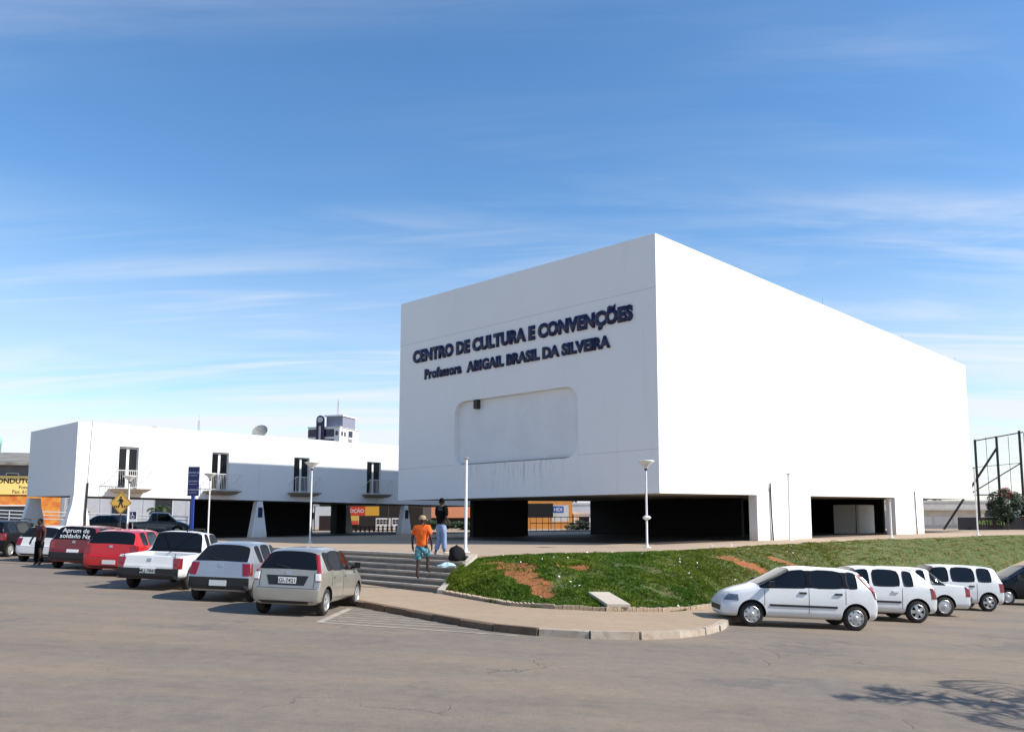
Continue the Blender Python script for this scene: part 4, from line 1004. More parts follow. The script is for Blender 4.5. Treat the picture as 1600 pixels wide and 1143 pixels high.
def person(loc, rz, label, J, bodymat, clothes, head_yaw=0, cap=None, hair=None, name='person', scale=1):
    o = empty(name, loc, rz, label, 'person'); o.scale = (scale,)*3
    E_ = [('pel', 'spi'), ('spi', 'che'), ('che', 'nek'), ('nek', 'hed')]
    for s in 'lr': E_ += [('che', s+'sh'), (s+'sh', s+'el'), (s+'el', s+'wr'), (s+'wr', s+'ha'), ('pel', s+'hi'), (s+'hi', s+'kn'), (s+'kn', s+'an'), (s+'an', s+'to')]
    JJ = dict(J)
    for s, sg_ in (('l', -1), ('r', 1)):
        h = Vector(J[s+'ha'][:3]); wv = Vector(J[s+'wr'][:3]); d = (h-wv).normalized()
        for i, (off_, ln) in enumerate(((-.028, .07), (-.009, .08), (.010, .078), (.028, .062))):
            p = h+Vector((0, off_, 0)); q = p+d*ln*.55+Vector((-sg_*.008, 0, 0)); e = q+d*ln*.45+Vector((-sg_*.02, 0, 0))
            JJ[f'{s}f{i}a'] = (*q, .009, .009); JJ[f'{s}f{i}b'] = (*e, .008, .008)
            E_ += [(s+'ha', f'{s}f{i}a'), (f'{s}f{i}a', f'{s}f{i}b')]
        t = wv.lerp(h, .45)+Vector((-sg_*.015, .04, 0)); JJ[s+'tha'] = (*t, .010, .010); t2 = t+d*.045+Vector((0, .012, 0)); JJ[s+'thb'] = (*t2, .009, .009)
        E_ += [(s+'wr', s+'tha'), (s+'tha', s+'thb')]
    skinned('body', JJ, E_, bodymat, o)
    hd = Vector(J['hed'][:3])
    Mh = Matrix.Translation(hd) @ Matrix.Rotation(head_yaw, 4, 'Z')
    hm = MB().lathe([(.005, -.10), (.045, -.095), (.066, -.06), (.078, 0), (.082, .05), (.072, .095), (.045, .122), (.005, .132)], 18, Mh @ Matrix.Scale(1.18, 4, (0, 1, 0)))
    hm.hexa([Mh @ Vector(p) for p in ((-.014, .085, -.03), (.014, .085, -.03), (.017, .112, -.028), (-.017, .112, -.028))], [Mh @ Vector(p) for p in ((-.008, .088, .03), (.008, .088, .03), (.008, .096, .03), (-.008, .096, .03))])
    for s in (-1, 1): hm.lathe([(.004, -.03), (.014, -.02), (.018, .005), (.014, .028), (.004, .034)], 8, Mh @ Matrix.Translation((s*.083, -.005, 0)))
    hm.hexa([Mh @ Vector(p) for p in ((-.028, .07, -.062), (.028, .07, -.062), (.022, .094, -.06), (-.022, .094, -.06))], [Mh @ Vector(p) for p in ((-.028, .07, -.048), (.028, .07, -.048), (.022, .095, -.05), (-.022, .095, -.05))])
    for s in (-1, 1): hm.lathe([(.002, -.01), (.010, 0), (.002, .01)], 8, Mh @ Matrix.Translation((s*.032, .088, .02)))
    hm.build('head', bodymat, o, True)
    if hair: MB().lathe([(.079, -.01), (.088, .04), (.084, .085), (.058, .128), (.004, .143)], 18, Mh @ Matrix.Translation((0, -.012, .004)) @ Matrix.Scale(1.15, 4, (0, 1, 0))).build('hair', hair, o, True)
    if cap:
        MB().lathe([(.086, .03), (.090, .06), (.086, .10), (.060, .138), (.004, .150)], 18, Mh @ Matrix.Scale(1.16, 4, (0, 1, 0))).build('cap', cap, o, True)
        br = MB(); pts = [(.085*math.sin(a)*.95, .07+.10*math.cos(a)) for a in [R(-80+20*i) for i in range(9)]]
        br.add([Mh @ Vector((p[0], p[1], .035-.02*(p[1] > .12))) for p in pts]+[Mh @ Vector((p[0], p[1], .045-.02*(p[1] > .12))) for p in pts], [tuple(range(9)), tuple(range(17, 8, -1))]+[(i, i+1, 10+i, 9+i) for i in range(8)]); br.build('cap_brim', cap, o)
    for nm, JC, EC, mt in clothes: skinned(nm, JC, EC, mt, o)
    return o
M_orange = mat('orange_cotton', (.85, .14, .012), .85, noise=(9, (.65, .08, .006), .45, .75), bump=.6, bscale=14)
M_teal = mat('teal_print', (.02, .17, .24), .8, noise=(14, (.22, .42, .46), .5, .56))
M_denim = mat('denim', (.16, .24, .40), .85, noise=(7, (.30, .38, .52), .4, .75), bump=.6, bscale=16)
M_blackcloth = mat('black_cloth', (.004, .004, .005), .95, spec=.15); M_maroon = mat('maroon_cloth', (.06, .012, .012), .85, noise=(12, (.14, .04, .03), .5, .7))
M_tan = mat('tan_cap', (.36, .25, .16), .85); M_shoe = mat('pale_shoe', (.42, .36, .30), .7)
def pose(lk, la, lt, rk, ra, rt, lel, lwr, lha, rel, rwr, rha, pel=.95):
    return dict(pel=(0, 0, pel, .13, .10), spi=(0, .01, pel+.2, .125, .09), che=(0, .02, pel+.40, .15, .10), nek=(0, .02, pel+.55, .055, .055), hed=(0, .035, pel+.66, .06, .07),
        lsh=(-.18, .02, pel+.46, .06, .06), lel=(*lel, .043, .043), lwr=(*lwr, .028, .030), lha=(*lha, .018, .036), rsh=(.18, .02, pel+.46, .06, .06), rel=(*rel, .043, .043), rwr=(*rwr, .028, .030), rha=(*rha, .018, .036),
        lhi=(-.095, 0, pel-.06, .09, .09), lkn=(*lk, .058, .058), lan=(*la, .037, .042), lto=(*lt, .040, .028), rhi=(.095, 0, pel-.06, .09, .09), rkn=(*rk, .058, .058), ran=(*ra, .037, .042), rto=(*rt, .040, .028))
def grow(J, ks, a, extra=None):
    d = {k: (*J[k][:3], J[k][3]+a, J[k][4]+a) for k in ks}
    if extra: d.update(extra)
    return d
# man in orange climbing the steps
zst = -.155*4
J = pose((-.11, .04, .50), (-.12, -.02, .075), (-.13, .14, .035), (.12, .20, .62), (.12, .16, .235), (.13, .32, .19), (-.27, -.02, 1.14), (-.29, .05, .90), (-.29, .07, .82), (.27, -.03, 1.15), (.28, .04, .92), (.28, .06, .84))
SH = grow(J, ['spi', 'che', 'lsh', 'rsh'], .045, dict(hem=(0, 0, .86, .175, .135), col=(0, .01, 1.485, .085, .085), ls2=(-.255, -.01, 1.20, .075, .08), rs2=(.255, -.015, 1.20, .075, .08)))
SE = [('hem', 'spi'), ('spi', 'che'), ('che', 'col'), ('che', 'lsh'), ('lsh', 'ls2'), ('che', 'rsh'), ('rsh', 'rs2')]
ST = dict(wai=(0, 0, .97, .15, .12), pel=(0, 0, .88, .165, .13), lhi=(-.10, .005, .80, .11, .12), lkn=(-.112, .03, .50, .10, .10), rhi=(.10, .03, .80, .11, .12), rkn=(.118, .18, .63, .10, .10))
TE = [('wai', 'pel'), ('pel', 'lhi'), ('lhi', 'lkn'), ('pel', 'rhi'), ('rhi', 'rkn')]
person((-3.47, 24.72, -.62), R(-12), 'man in orange shirt, teal patterned shorts and tan cap climbing the steps', J, M_skin, [('shirt', SH, SE, M_orange), ('shorts', ST, TE, M_teal)], head_yaw=R(-55), cap=M_tan, scale=1.05)
# man in black top and jeans on the plaza
J = pose((-.06, .03, .50), (-.13, -.10, .08), (-.20, .02, .04), (.12, .02, .50), (.16, -.02, .08), (.22, .10, .04), (-.22, .06, 1.14), (-.10, .20, 1.05), (-.05, .24, 1.08), (.24, -.02, 1.14), (.22, .12, .96), (.20, .18, .92), .97)
SH = grow(J, ['spi', 'che', 'lsh', 'rsh'], .03, dict(hem=(0, 0, .92, .165, .13), col=(0, .02, 1.49, .075, .07), ls2=(-.215, .05, 1.18, .07, .07), rs2=(.235, -.015, 1.18, .07, .07)))
JE = dict(wai=(0, 0, .99, .15, .115), pel=(0, 0, .90, .165, .13), lhi=(-.095, 0, .80, .11, .115), lkn=(-.06, .03, .50, .085, .09), lan=(-.125, -.09, .11, .075, .09), rhi=(.095, 0, .80, .11, .115), rkn=(.12, .02, .50, .085, .09), ran=(.158, -.015, .11, .075, .09))
JEE = [('wai', 'pel'), ('pel', 'lhi'), ('lhi', 'lkn'), ('lkn', 'lan'), ('pel', 'rhi'), ('rhi', 'rkn'), ('rkn', 'ran')]
pj = person((-3.15, 26.75, 0.008), R(-35), 'man in black top and blue jeans standing at the head of the steps', J, M_skin, [('top', SH, SE, M_blackcloth), ('jeans', JE, JEE, M_denim)], head_yaw=R(30), hair=M_blackcloth)
for s in ('l', 'r'):
    a, t = Vector(J[s+'an'][:3]), Vector(J[s+'to'][:3])
    skinned('shoe', dict(a=(a.x, a.y-.04, .045, .05, .045), b=(t.x, t.y, .04, .052, .04), c=(t.x+(t.x-a.x)*.4, t.y+.06, .035, .042, .032)), [('a', 'b'), ('b', 'c')], M_shoe, pj)
# person by the white hatchback
J = pose((-.10, .04, .50), (-.12, 0, .07), (-.14, .14, .035), (.11, .02, .50), (.13, -.06, .07), (.16, .08, .035), (-.26, 0, 1.14), (-.26, .08, .90), (-.26, .10, .82), (.28, .0, 1.15), (.33, .10, .92), (.34, .13, .84))
SH = grow(J, ['spi', 'che', 'lsh', 'rsh'], .03, dict(hem=(0, 0, .88, .17, .13), col=(0, .02, 1.47, .075, .07), ls2=(-.24, 0, 1.2, .07, .07), rs2=(.245, 0, 1.2, .07, .07)))
JE = {k: (v[0], v[1]*.3, v[2]-.01, v[3], v[4]) for k, v in JE.items()}
pq = person((-18.35, 30.9, zr(-18.35, 30.9)), R(160), 'person in maroon shirt and dark trousers standing behind the white hatchback', J, M_skin, [('top', SH, SE, M_maroon), ('trousers', JE, JEE, M_blackcloth)], hair=M_blackcloth, scale=.96)
# bags on the steps
bag = empty('black_bag', P0+sd*.30+E2*.38+Vector((0, 0, -.155)), .3, 'bulging black rubbish bag resting on the top steps', 'bag')
m_ = MB(); rg = random.Random(3)
prof = [(.02, 0), (.22, .01), (.27, .10), (.28, .24), (.25, .38), (.17, .47), (.06, .52), (.02, .53)]
nn_ = 20; vs_ = []
for r_, h in prof:
    for i in range(nn_):
        a = 2*math.pi*i/nn_; q = r_*(1+.13*math.sin(3*a+h*9)+.09*rg.uniform(-1, 1)); vs_.append((q*math.cos(a), q*math.sin(a)*.85, h))
m_.add(vs_, [(j*nn_+i, j*nn_+(i+1) % nn_, (j+1)*nn_+(i+1) % nn_, (j+1)*nn_+i) for j in range(len(prof)-1) for i in range(nn_)])
bag.scale = (.88, .88, .88)
m_.build('sack', mat('black_polythene', (.008, .008, .009), .8, spec=.2), bag, True)
MB().lathe([(.03, .50), (.05, .53), (.02, .56)], 8).build('knot', M_black, bag)
bg2 = empty('pale_bag', P0+sd*.95+E2*.36+Vector((0, 0, -.31)), .1, 'crumpled pale blue plastic bag on the step below the black bag', 'bag')
m_ = MB(); vs_ = []
for r_, h in ((.02, 0), (.17, .01), (.20, .06), (.14, .12), (.05, .15), (.01, .15)):
    for i in range(14):
        a = 2*math.pi*i/14; q = r_*(1+.22*rg.uniform(-1, 1)); vs_.append((q*math.cos(a)*1.3, q*math.sin(a)*.7, h+.01*rg.uniform(-1, 1)*(h > 0)))
m_.add(vs_, [(j*14+i, j*14+(i+1) % 14, (j+1)*14+(i+1) % 14, (j+1)*14+i) for j in range(5) for i in range(14)]); m_.build('crumpled_plastic', mat('pale_plastic', (.45, .62, .66), .5), bg2)

# ------------------------------------------------------------------ background buildings
M_glassb = mat('window_dark', (.02, .022, .028), .15)
def building(name, c, rz, w, d, h, mt, label, floors=1, cols=4, win=(1.2, 1.2), roof=None, z0=0, side_cols=2, skip=0):
    o = empty(name, (c[0], c[1], z0), rz, label, 'building')
    MB().box(-w/2, w/2, 0, d, 0, h).build('wall', mt, o)
    fh = h/floors
    for fl in range(skip, floors):
        for k in range(cols):
            x = -w/2+w*(k+.5)/cols; z = fh*(fl+.5)
            f = MB().box(x-win[0]/2-.06, x+win[0]/2+.06, -.05, -.003, z-win[1]/2-.06, z+win[1]/2+.06).build('window', M_white, o)
            MB().box(x-win[0]/2, x+win[0]/2, -.06, -.052, z-win[1]/2, z+win[1]/2).build('pane', M_glassb, f)
        for k in range(side_cols):
            y = d*(k+.5)/side_cols; z = fh*(fl+.5)
            f = MB().box(w/2+.003, w/2+.05, y-win[0]/2-.06, y+win[0]/2+.06, z-win[1]/2-.06, z+win[1]/2+.06).build('window', M_white, o)
            MB().box(w/2+.052, w/2+.06, y-win[0]/2, y+win[0]/2, z-win[1]/2, z+win[1]/2).build('pane', M_glassb, f)
    if roof:
        rm_, rh = roof
        MB().add([(-w/2-.4, -.5, h), (w/2+.4, -.5, h), (w/2+.4, d+.5, h), (-w/2-.4, d+.5, h), (-w/2-.4, d/2, h+rh), (w/2+.4, d/2, h+rh)], [(0, 1, 5, 4), (2, 3, 4, 5), (1, 2, 5), (3, 0, 4)]).build('roof', rm_, o)
    else: MB().box(-w/2-.08, w/2+.08, -.08, d+.08, h, h+.25).build('parapet', mt, o)
    return o
M_tile = mat('clay_tile', (.42, .15, .055), .85, noise=(6, (.30, .09, .03), .4, .7)); M_grey = mat('grey_render', (.20, .22, .25), .9, noise=(1, (.14, .15, .17), .3, .7))
M_cream = mat('cream_render', (.62, .60, .55), .9, noise=(1, (.5, .47, .42), .4, .7)); M_orw = mat('orange_render', (.80, .36, .09), .9, noise=(1.2, (.7, .28, .06), .4, .7))
M_lwhite = mat('light_render', (.66, .67, .68), .9, noise=(.7, (.55, .56, .57), .4, .7)); M_sgy = mat('sign_yellow', (.86, .62, .20), .5)
# driving-school shop
sh = building('shop_building', (-55.0, 74.5, 0), R(20), 22, 12, 6.2, M_grey, 'grey shop building with sloping roof and yellow lettered sign', 2, 8, (.9, 1.2), side_cols=2, skip=1)
MB().hexa([(-11.4, -1.2, 6.0), (11.4, -1.2, 6.0), (11.4, 12.4, 7.8), (-11.4, 12.4, 7.8)], [(-11.4, -1.2, 6.25), (11.4, -1.2, 6.25), (11.4, 12.4, 8.05), (-11.4, 12.4, 8.05)]).build('sheet_roof', mat('weathered_sheet', (.26, .24, .21), .9, noise=(.8, (.12, .11, .09), .4, .7)), sh)
MB().box(-10.9, 10.9, -.32, -.10, 3.35, 5.05).build('sign_board', M_sgy, sh)
MB().box(-10.9, 10.9, -.2, -.004, 0, 3.3).build('shopfront', mat('shop_orange', (.55, .13, .02), .7, noise=(1, (.7, .3, .05), .4, .6)), sh)
M_ink = mat('sign_ink', (.02, .015, .015), .7)
for tx, sz, xx, zz in (('FORMAÇÃO DE CONDUTORES', .62, .75, 4.38), ('Fone: 3621', .42, 7.5, 3.88), ('Fax: 61 3621', .42, 7.0, 3.47)):
    me = text_mesh(tx, sz, 0, .022 if sz > .5 else .006); w_ = max(v.co.x for v in me.vertices)
    link('sign_text', me, M_ink, sh, (xx, -.326, zz), (R(90), 0, 0))
for i in range(4):
    f = MB().box(-10+i*5.2, -7+i*5.2, -.26, -.205, .6, 2.4).build('grille_window', M_white, sh)
    MB().box(-9.9+i*5.2, -7.1+i*5.2, -.27, -.262, .7, 2.3).build('pane', M_glassb, f)
ds = building('added_dark_shop', (-15.5, 77, 0), 0, 9.5, 6, 2.6, mat('painted_shade_brown', (.03, .022, .018), .9), 'added shop box painted dark as shade behind the banner and white gate', 1, 0, side_cols=0)  # added box, its wall colour stands in for a shaded shop interior
MB().box(-1.9, -1.1, -.06, -.004, .55, 1.35).build('poster', mat('poster_yellow', (.7, .5, .12), .7), ds)
MB().box(-1.9, -1.1, -.065, -.062, .55, .9).build('poster_print', mat('poster_red', (.6, .08, .05), .7), ds)
wt = empty('water_tank', (-53.2, 80, 6.6), 0, 'pale green water tank on the shop roof', 'tank')
MB().lathe([(.01, 0), (1.1, 0), (1.2, 1.6), (1.25, 1.65), (1.2, 2.4), (.2, 2.75), (.01, 2.8)], 20).build('tank_body', mat('tank_green', (.28, .48, .42), .5), wt, True)
# white building behind the wing
bk = building('white_office', (-40, 80, 0), R(4), 20, 10, 4.2, M_lwhite, 'pale panelled office building seen under the wing', 1, 5, (1.6, 1.9), side_cols=2)
for i in range(10): MB().box(-9.9+i*2, -8.0+i*2, -.030, -.004, .02, 4.1).build('panel', M_lwhite, bk)
rl = empty('ramp_rail', (-33, 60, 0), 0, 'white tubular ramp handrail running behind the wing leg', 'handrail')
m_ = MB()
for z in (.75, 1.0, 1.25): m_.tube((-7, 0, z+.55), (8.5, -1.5, z), .035)
for i in range(8): x = -7+i*2.2; m_.tube((x, -i*.21, 0), (x, -i*.21, 1.8-.55*i/7), .03)
m_.build('rails', M_white, rl)
building('tile_roof_house', (-7.5, 92, 0), R(2), 20, 10, 1.15, mat('painted_shade_brown', (.03, .022, .018), .9), 'low house with orange clay tile roof behind the plaza', 1, 0, (1.0, .8), roof=(M_tile, 1.35), side_cols=0)  # veranda shade under the eaves is put into the wall colour
wb2 = building('long_white_store', (-7, 112, 0), 0, 60, 10, 2.9, M_lwhite, 'long white store wall beyond the tiled roof', 1, 14, (1.2, .9), side_cols=0)
bn = empty('shop_banner', (-16.4, 73, 0), 0, 'red and orange banner strung above a shop behind the wing', 'banner')
for x in (-3.2, 3.2): MB().tube((x, 0, 0), (x, 0, 2.2), .05).build('pole', M_dkmetal, bn)
MB().box(-3.1, -1.6, -.02, .0, 1.35, 2.15).build('white_cloth', M_white, bn)
MB().box(-1.597, 1.2, -.02, .0, 1.35, 2.15).build('red_cloth', mat('banner_red', (.75, .06, .02), .7), bn)
MB().box(1.203, 2.4, -.02, .0, 1.35, 2.15).build('yellow_cloth', mat('banner_yellow', (.9, .45, .05), .7), bn)
tm = text_mesh('PROMOÇÃO', .42, 0, .008, 'CENTER'); link('banner_text', tm, M_white, bn, (-.1, -.024, 1.62), (R(90), 0, 0))
gt = empty('white_gate', (-13.3, 75, 0), 0, 'white double gate with dark window grids behind the wing', 'gate')
for x in (-.7, .72):
    f = MB().box(x-.66, x+.66, 0, .05, .1, 1.15).build('gate_leaf', M_white, gt)
    for i in range(4):
        for j in range(2): MB().box(x-.55+i*.28, x-.33+i*.28, -.012, -.004, .62+j*.22, .78+j*.22).build('pane', M_glassb, f)
fn = empty('picket_fence', (-13, 71, 0), 0, 'low dark picket fence in front of the white gate', 'fence')
for i in range(16): MB().box(-3+i*.38, -2.85+i*.38, 0, .03, 0, .5).build('picket', M_dkmetal, fn)
MB().box(-3, 3, .032, .06, .32, .38).build('rail', M_dkmetal, fn)
# orange building through the hall's passage
ob_ = building('orange_house', (.7, 88, 0), 0, 5.4, 8, 3.4, M_orw, 'bright orange wall seen through the passage under the hall', 1, 0, side_cols=0)
sb = empty('notice_board', (2.05, 85, 0), 0, 'blue and white notice board in front of the orange wall', 'sign')
for x in (-.7, .7): MB().tube((x, .04, 0), (x, .04, 2.2), .04).build('post', M_metal, sb)
MB().box(-.85, .85, -.02, .02, .75, 2.4).build('board', M_white, sb)
MB().box(-.8, .35, -.03, -.021, 1.65, 2.3).build('blue_field', mat('notice_blue', (.02, .12, .5), .5), sb)
tm = text_mesh('HDI', .5, 0, .02, 'CENTER'); link('board_text', tm, M_white, sb, (-.22, -.034, 1.8), (R(90), 0, 0))
wb3 = building('white_garage', (7.0, 90, 0), 0, 6.8, 8, 1.5, M_lwhite, 'low white garage beside the orange wall', 1, 3, (1.1, .9), side_cols=0)
aw = empty('dark_awning', (-.4, 84, 0), 0, 'black awning on posts in front of the orange wall', 'awning')
MB().box(-1.9, 1.7, -.6, .6, 1.15, 2.55).build('valance', M_core, aw)
for x in (-1.7, 1.5): MB().tube((x, 0, 0), (x, 0, 1.2), .04).build('post', M_dkmetal, aw)
rl2 = empty('steel_railing', (3.2, 68, 0), 0, 'dark steel railing across the passage behind the hall', 'railing')
m_ = MB()
for z in (.08, .7, 1.2): m_.tube((-4, 0, z), (4.5, 0, z), .03, n=6)
for i in range(18): m_.tube((-4+i*.5, 0, 0), (-4+i*.5, 0, 1.2), .022, n=5)
m_.build('rails', M_dkmetal, rl2)
# white store to the right, behind the hall
st_ = building('white_kiosk', (39.8, 84, 0), R(-4), 9, 6, 1.55, M_cream, 'low cream kiosk with shutters behind the far end of the hall', 1, 0, side_cols=0)
for i in range(4): MB().box(-4.2+i*1.9, -2.5+i*1.9, -.04, -.004, .35, 1.2).build('shutter', M_lwhite, st_)
MB().box(-4.8, 4.8, -.7, .2, 1.8, 1.98).build('canopy', M_cream, st_)
building('far_store', (52, 118, 0), 0, 26, 10, 3.2, M_cream, 'cream store with dark upper windows beyond the kiosk', 1, 8, (2.2, 1.0), side_cols=0)
gw = empty('graffiti_wall', (40.6, 74.9, 0), R(-3), 'dark boundary wall with pale green graffiti lettering', 'wall')
MB().box(-3.2, 3.2, 0, .2, -.1, 1.1).build('wall', mat('dark_wall', (.035, .033, .04), .9), gw)
tm = text_mesh('ARTE  CITÉ', .55, 0, .01, 'CENTER'); link('graffiti', tm, mat('graffiti_green', (.25, .42, .10), .8), gw, (-.2, -.006, .45), (R(90), 0, 0))
# billboard frame
bb = empty('billboard_frame', (39.5, 75.5, 0), R(-18), 'bare rusty steel billboard frame without its panel', 'billboard')
m_ = lambda: MB()
for x, h in ((0, 8.1), (1.75, 8.35), (3.6, 8.8)): MB().box(x-.09, x+.09, -.09, .09, 0, h).build('post', M_dkmetal, bb)
MB().tube((0, 0, 8.0), (3.9, 0, 8.65), .05).build('top_rail', M_dkmetal, bb); MB().tube((-.3, 0, 3.1), (3.95, 0, 3.1), .05).build('bottom_rail', M_dkmetal, bb)
MB().tube((-.1, 0, 5.6), (3.6, 0, 5.9), .025).build('middle_rail', M_dkmetal, bb); MB().tube((3.95, 0, 3.1), (3.95, 0, 8.65), .03).build('end_rail', M_dkmetal, bb)
for x in (.9, 2.7): MB().tube((x, 0, 3.1), (x, 0, 8.3), .022).build('stiffener', M_dkmetal, bb)
MB().tube((1.75, .05, 7.3), (-2.9, .5, 0), .10).build('brace', M_dkmetal, bb); MB().tube((3.6, .05, 5.9), (-.9, .3, 3.0), .05).build('brace', M_dkmetal, bb)
# tower block far behind
tw = empty('tower_block', (-65.0, 250, 0), R(-15), 'far white apartment tower with dark glazed bands and navy round-topped fin', 'building')
MB().box(-5.25, 5.25, 0, 12, 0, 28.2).build('wall', M_white, tw)
for fl in range(9):
    z = 1.4+fl*3
    MB().box(-5.3, 3.4, -.12, -.004, z, z+2.3).build('glazed_band', mat('navy_glass', (.012, .014, .05), .2), tw)
    MB().box(3.9, 4.7, -.10, -.004, z+.4, z+1.7).build('window', M_glassb, tw)
    for y, w_ in ((1.4, .5), (3.2, .5)): MB().box(5.254, 5.35, y-w_, y+w_, z+.3, z+1.6).build('window', M_glassb, tw)
    lo_ = MB().box(5.254, 5.6, 5.2, 8.2, z-.4, z+.2).build('balcony', M_lwhite, tw)
    MB().box(5.254, 5.36, 5.4, 8.0, z+.22, z+2.2).build('glazed_door', mat('navy_glass', (.012, .014, .05), .2), tw)
MB().box(.2, 5.6, 1.0, 9, 28.45, 31.6).build('plant_room', mat('grey_blue', (.22, .23, .30), .6), tw)
MB().box(-.3, 5.9, .5, 9.5, 31.6, 32.0).build('plant_room_roof', M_white, tw)
MB().box(-5.5, 5.5, -.3, 12.3, 28.2, 28.45).build('roof_slab', M_lwhite, tw)
fin = MB(); pr = [(-1.25, 0), (1.25, 0)]+[(1.25*math.cos(a), 30.6+1.25*math.sin(a)) for a in [i*math.pi/10 for i in range(11)]]
fin.add([(x-.9, -.9, z) for x, z in pr]+[(x-.9, -.35, z) for x, z in pr], [tuple(range(len(pr))), tuple(range(2*len(pr)-1, len(pr)-1, -1))]+[(i, (i+1) % len(pr), len(pr)+(i+1) % len(pr), len(pr)+i) for i in range(len(pr))])
fo = fin.build('navy_fin', mat('navy_panel', (.008, .008, .04), .4), tw)
MB().lathe([(.001, 0), (.85, 0), (.85, .1)], 20, Matrix.Translation((-.9, -1.02, 30.5)) @ Matrix.Rotation(R(90), 4, 'X') @ Matrix.Scale(-1, 4, (0, 0, 1))).build('disc', mat('pale_grey', (.5, .5, .53), .5), fo)
MB().box(-1.2, -.6, -1.0, -.905, 20, 28.6).build('pale_stripe', mat('pale_grey', (.5, .5, .53), .5), fo)
m_ = MB()
for a in (0, 2.1, 4.2): m_.tube((1.8+.45*math.cos(a), 5+.45*math.sin(a), 32), (1.8, 5, 37.5), .06, n=4)
for i in range(8): m_.tube((1.45, 5, 32.2+i*.6), (2.1, 5.2, 32.6+i*.6), .045, n=4)
m_.build('roof_antenna', mat('antenna_red_white', (.55, .45, .43), .5), tw)

# ------------------------------------------------------------------ vegetation
def leafy(name, c, rx, ry, rz_, nleaf, size, mt, parent, rg, flower=None):
    vs, fs = [], []; cl = [(Vector((rg.gauss(0, .45), rg.gauss(0, .45), rg.gauss(0, .45))), rg.uniform(.25, .5)) for _ in range(16)]
    for _ in range(nleaf):
        q, r_ = rg.choice(cl); d = Vector((rg.gauss(0, 1), rg.gauss(0, 1), rg.gauss(0, 1))).normalized()*r_*rg.random()**.4
        p = q+d
        if p.length > 1: p = p/p.length*rg.uniform(.8, 1)
        p = Vector((c[0]+p.x*rx, c[1]+p.y*ry, c[2]+p.z*rz_)); a = Vector((rg.gauss(0, 1), rg.gauss(0, 1), rg.gauss(0, .6))).normalized(); b = a.orthogonal().normalized(); s = size*rg.uniform(.6, 1.3)
        k = len(vs); vs += [tuple(p-a*s), tuple(p+b*s*.45), tuple(p+a*s), tuple(p-b*s*.45)]; fs.append((k, k+1, k+2, k+3))
    me = bpy.data.meshes.new(name); me.from_pydata(vs, [], fs); return link(name, me, mt, parent)
M_leaf = mat('dark_leaf', (.025, .045, .015), .6, noise=(3, (.045, .075, .022), .4, .7), coords='Object'); M_redfl = mat('red_flower', (.45, .02, .03), .6)
M_trunk = mat('trunk', (.10, .075, .055), .9, noise=(8, (.05, .035, .025), .4, .7), bump=.5, bscale=20)
rg = random.Random(11)
bu = empty('flowering_bush', (40.6, 73, 0), 0, 'dark bush with red flowers in front of the billboard frame', 'bush')
leafy('crown', (0, 0, 2.0), 1.7, 1.5, 1.7, 5200, .12, M_leaf, bu, rg); leafy('flowers', (-.2, -.2, 3.2), 1.1, 1.0, .55, 420, .09, M_redfl, bu, rg)
MB().tube((0, 0, 0), (.05, 0, 1.3), .09, .05).tube((.05, 0, 1.2), (.7, .1, 2.2), .05, .02).tube((.05, 0, 1.2), (-.6, -.1, 2.3), .05, .02).build('trunk', M_trunk, bu)
def palm(c, h, n_, ln, label, rg, z=0, nm='palm_tree', lw=.035, dens=26):
    o = empty(nm, (c[0], c[1], z), 0, label, 'palm'); t = MB(); pts = [(0.10*math.sin(i*.6)*i/6, .04*i, h*i/6) for i in range(7)]
    for i, (a, b) in enumerate(zip(pts[:-1], pts[1:])): t.tube(a, b, h*.035+.05-.006*i, h*.035+.05-.006*(i+1), n=10)
    t.build('trunk', M_trunk, o, True); top = Vector(pts[-1]); vs, fs = [], []
    for k in range(n_):
        az = 2*math.pi*k/n_+rg.uniform(-.2, .2); el0 = rg.uniform(.1, 1.2); d = Vector((math.cos(az), math.sin(az), 0)); p = top.copy(); L_ = ln*rg.uniform(.8, 1.1)
        side = Vector((-d.y, d.x, 0)); steps = dens; prev = p.copy()
        for i in range(steps):
            u = i/steps; e = el0-1.9*u*u-.3*u; dv = d*math.cos(e)+Vector((0, 0, math.sin(e))); q = prev+dv*L_/steps
            b = len(vs); w = .02*(1-u); vs += [tuple(prev-side*w), tuple(prev+side*w), tuple(q+side*w), tuple(q-side*w)]; fs.append((b, b+1, b+2, b+3))
            if i > 2:
                ll = (L_*.24*math.sin(math.pi*min(1, .15+u*.85))+.05)*rg.uniform(.55, 1.15)
                for s in (-1, 1):
                    tip = q+(side*s*rg.uniform(.5, 1.0)+dv*rg.uniform(.3, 1.0)+Vector((0, 0, -rg.uniform(.1, .8))))*ll; b = len(vs); vs += [tuple(q-dv*lw), tuple(q+dv*lw), tuple(tip)]; fs.append((b, b+1, b+2))
            prev = q
    me = bpy.data.meshes.new('fronds'); me.from_pydata(vs, [], fs); link('fronds', me, mat('palm_leaf', (.05, .085, .022), .55), o); return o
palm((-29.6, 65), 1.7, 16, 1.15, 'small palm on a grass patch behind the wing', rg)
palm((-36.5, 66), 1.5, 14, 1.2, 'young palm beside the ramp handrail', rg)
palm((12.35, 9.4), 5.2, 10, 3.0, 'tall palm standing on the near pavement across the street', rg, z=zr(12.35, 9.4), lw=.035, dens=40)
tr = empty('street_tree', (-47.3, 68, 0), 0, 'dark leafy tree beside the yellow shop sign', 'tree')
leafy('crown', (0, 0, 3.9), 1.6, 1.5, 1.7, 4000, .16, M_leaf, tr, rg)
MB().tube((0, 0, 0), (.1, 0, 2.6), .14, .09).tube((.1, 0, 2.5), (.9, .2, 4.2), .07, .03).tube((.1, 0, 2.5), (-.8, 0, 4.3), .07, .03).build('trunk', M_trunk, tr)
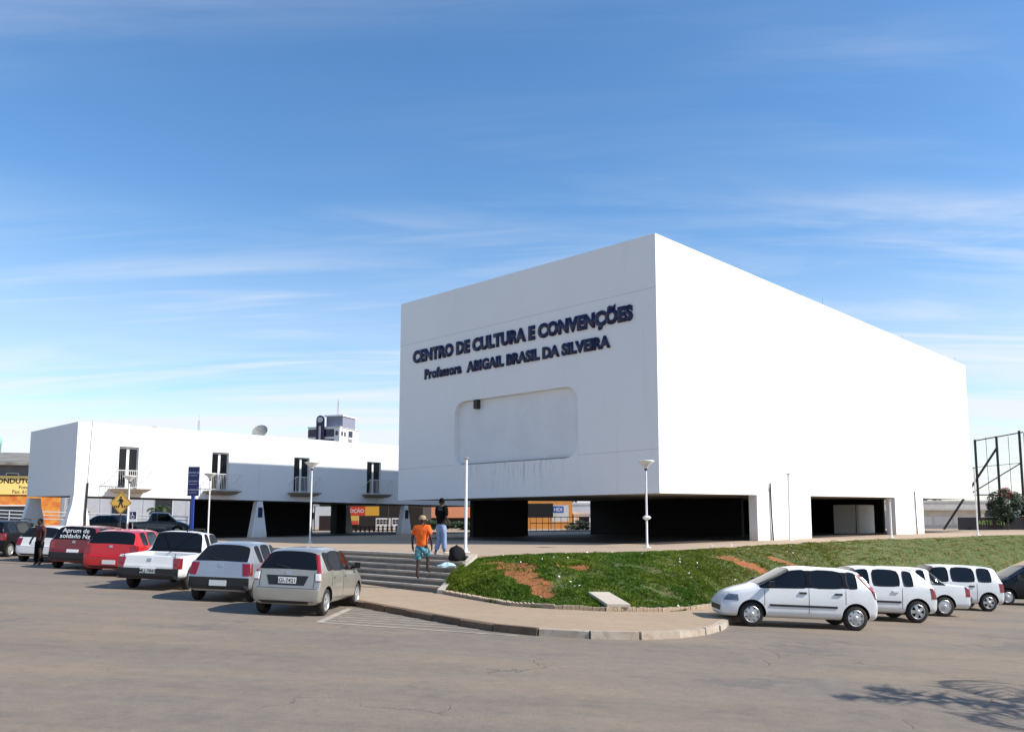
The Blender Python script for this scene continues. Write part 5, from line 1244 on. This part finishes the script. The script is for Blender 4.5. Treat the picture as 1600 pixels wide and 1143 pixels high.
hg = empty('added_dark_hedge', (-7.5, 79, 0), 0, 'dark hedge added in front of the tile roofed house', 'hedge')  # added to darken the bright strip of ground before the house
leafy('foliage', (0, 0, .5), 5.2, .6, .55, 5200, .13, M_leaf, hg, rg)
sb_ = empty('garden_shrub', (3.6, 80, 0), 0, 'dark rounded shrub behind the steel railing under the hall', 'bush')
leafy('foliage', (0, 0, .35), 1.3, .7, .55, 1500, .10, M_leaf, sb_, rg)
# far woods along the horizon
vs, fs = [], []
for k in range(260):
    x = rg.uniform(-420, 520); y = rg.uniform(330, 420); r_ = rg.uniform(4, 9); hh = rg.uniform(5, 10)
    for _ in range(70):
        d = Vector((rg.gauss(0, 1), rg.gauss(0, 1), rg.gauss(0, 1))).normalized()*rg.random()**.4
        p = Vector((x+d.x*r_, y+d.y*r_, hh*.5+d.z*hh*.5)); a = Vector((rg.gauss(0, 1), rg.gauss(0, 1), rg.gauss(0, .6))).normalized(); b = a.orthogonal().normalized(); s = 1.5
        k0 = len(vs); vs += [tuple(p-a*s), tuple(p+b*s*.6), tuple(p+a*s), tuple(p-b*s*.6)]; fs.append((k0, k0+1, k0+2, k0+3))
me = bpy.data.meshes.new('far_woods'); me.from_pydata(vs, [], fs); tag(link('far_woods', me, mat('far_leaf', (.035, .055, .035), .8)), 'dark band of distant trees on the horizon', 'trees', kind='stuff')
# litter on the turf and the plaza
vs, fs = [], []
rg = random.Random(21)
def scrap(p, s):
    k = len(vs); a = rg.random()*6.28
    for i in range(5):
        r_ = s*rg.uniform(.5, 1); t = a+i*1.257; vs.append((p.x+r_*math.cos(t), p.y+r_*math.sin(t), p.z+.05+rg.uniform(0, .05)))
    vs.append((p.x, p.y, p.z+.10)); fs.extend([(k+i, k+(i+1) % 5, k+5) for i in range(5)])
for _ in range(34): scrap(bank_point(rg.randrange(8, 100), rg.random()), rg.uniform(.025, .06))
for _ in range(12):
    p = C0+E1*rg.uniform(-2, 20)-E2*rg.uniform(.8, 3.2); scrap(Vector((p.x, p.y, -.045)), rg.uniform(.04, .09))
me = bpy.data.meshes.new('litter'); me.from_pydata(vs, [], fs); tag(link('litter', me, M_white), 'white paper scraps scattered over the bank and plaza', 'litter', kind='stuff')
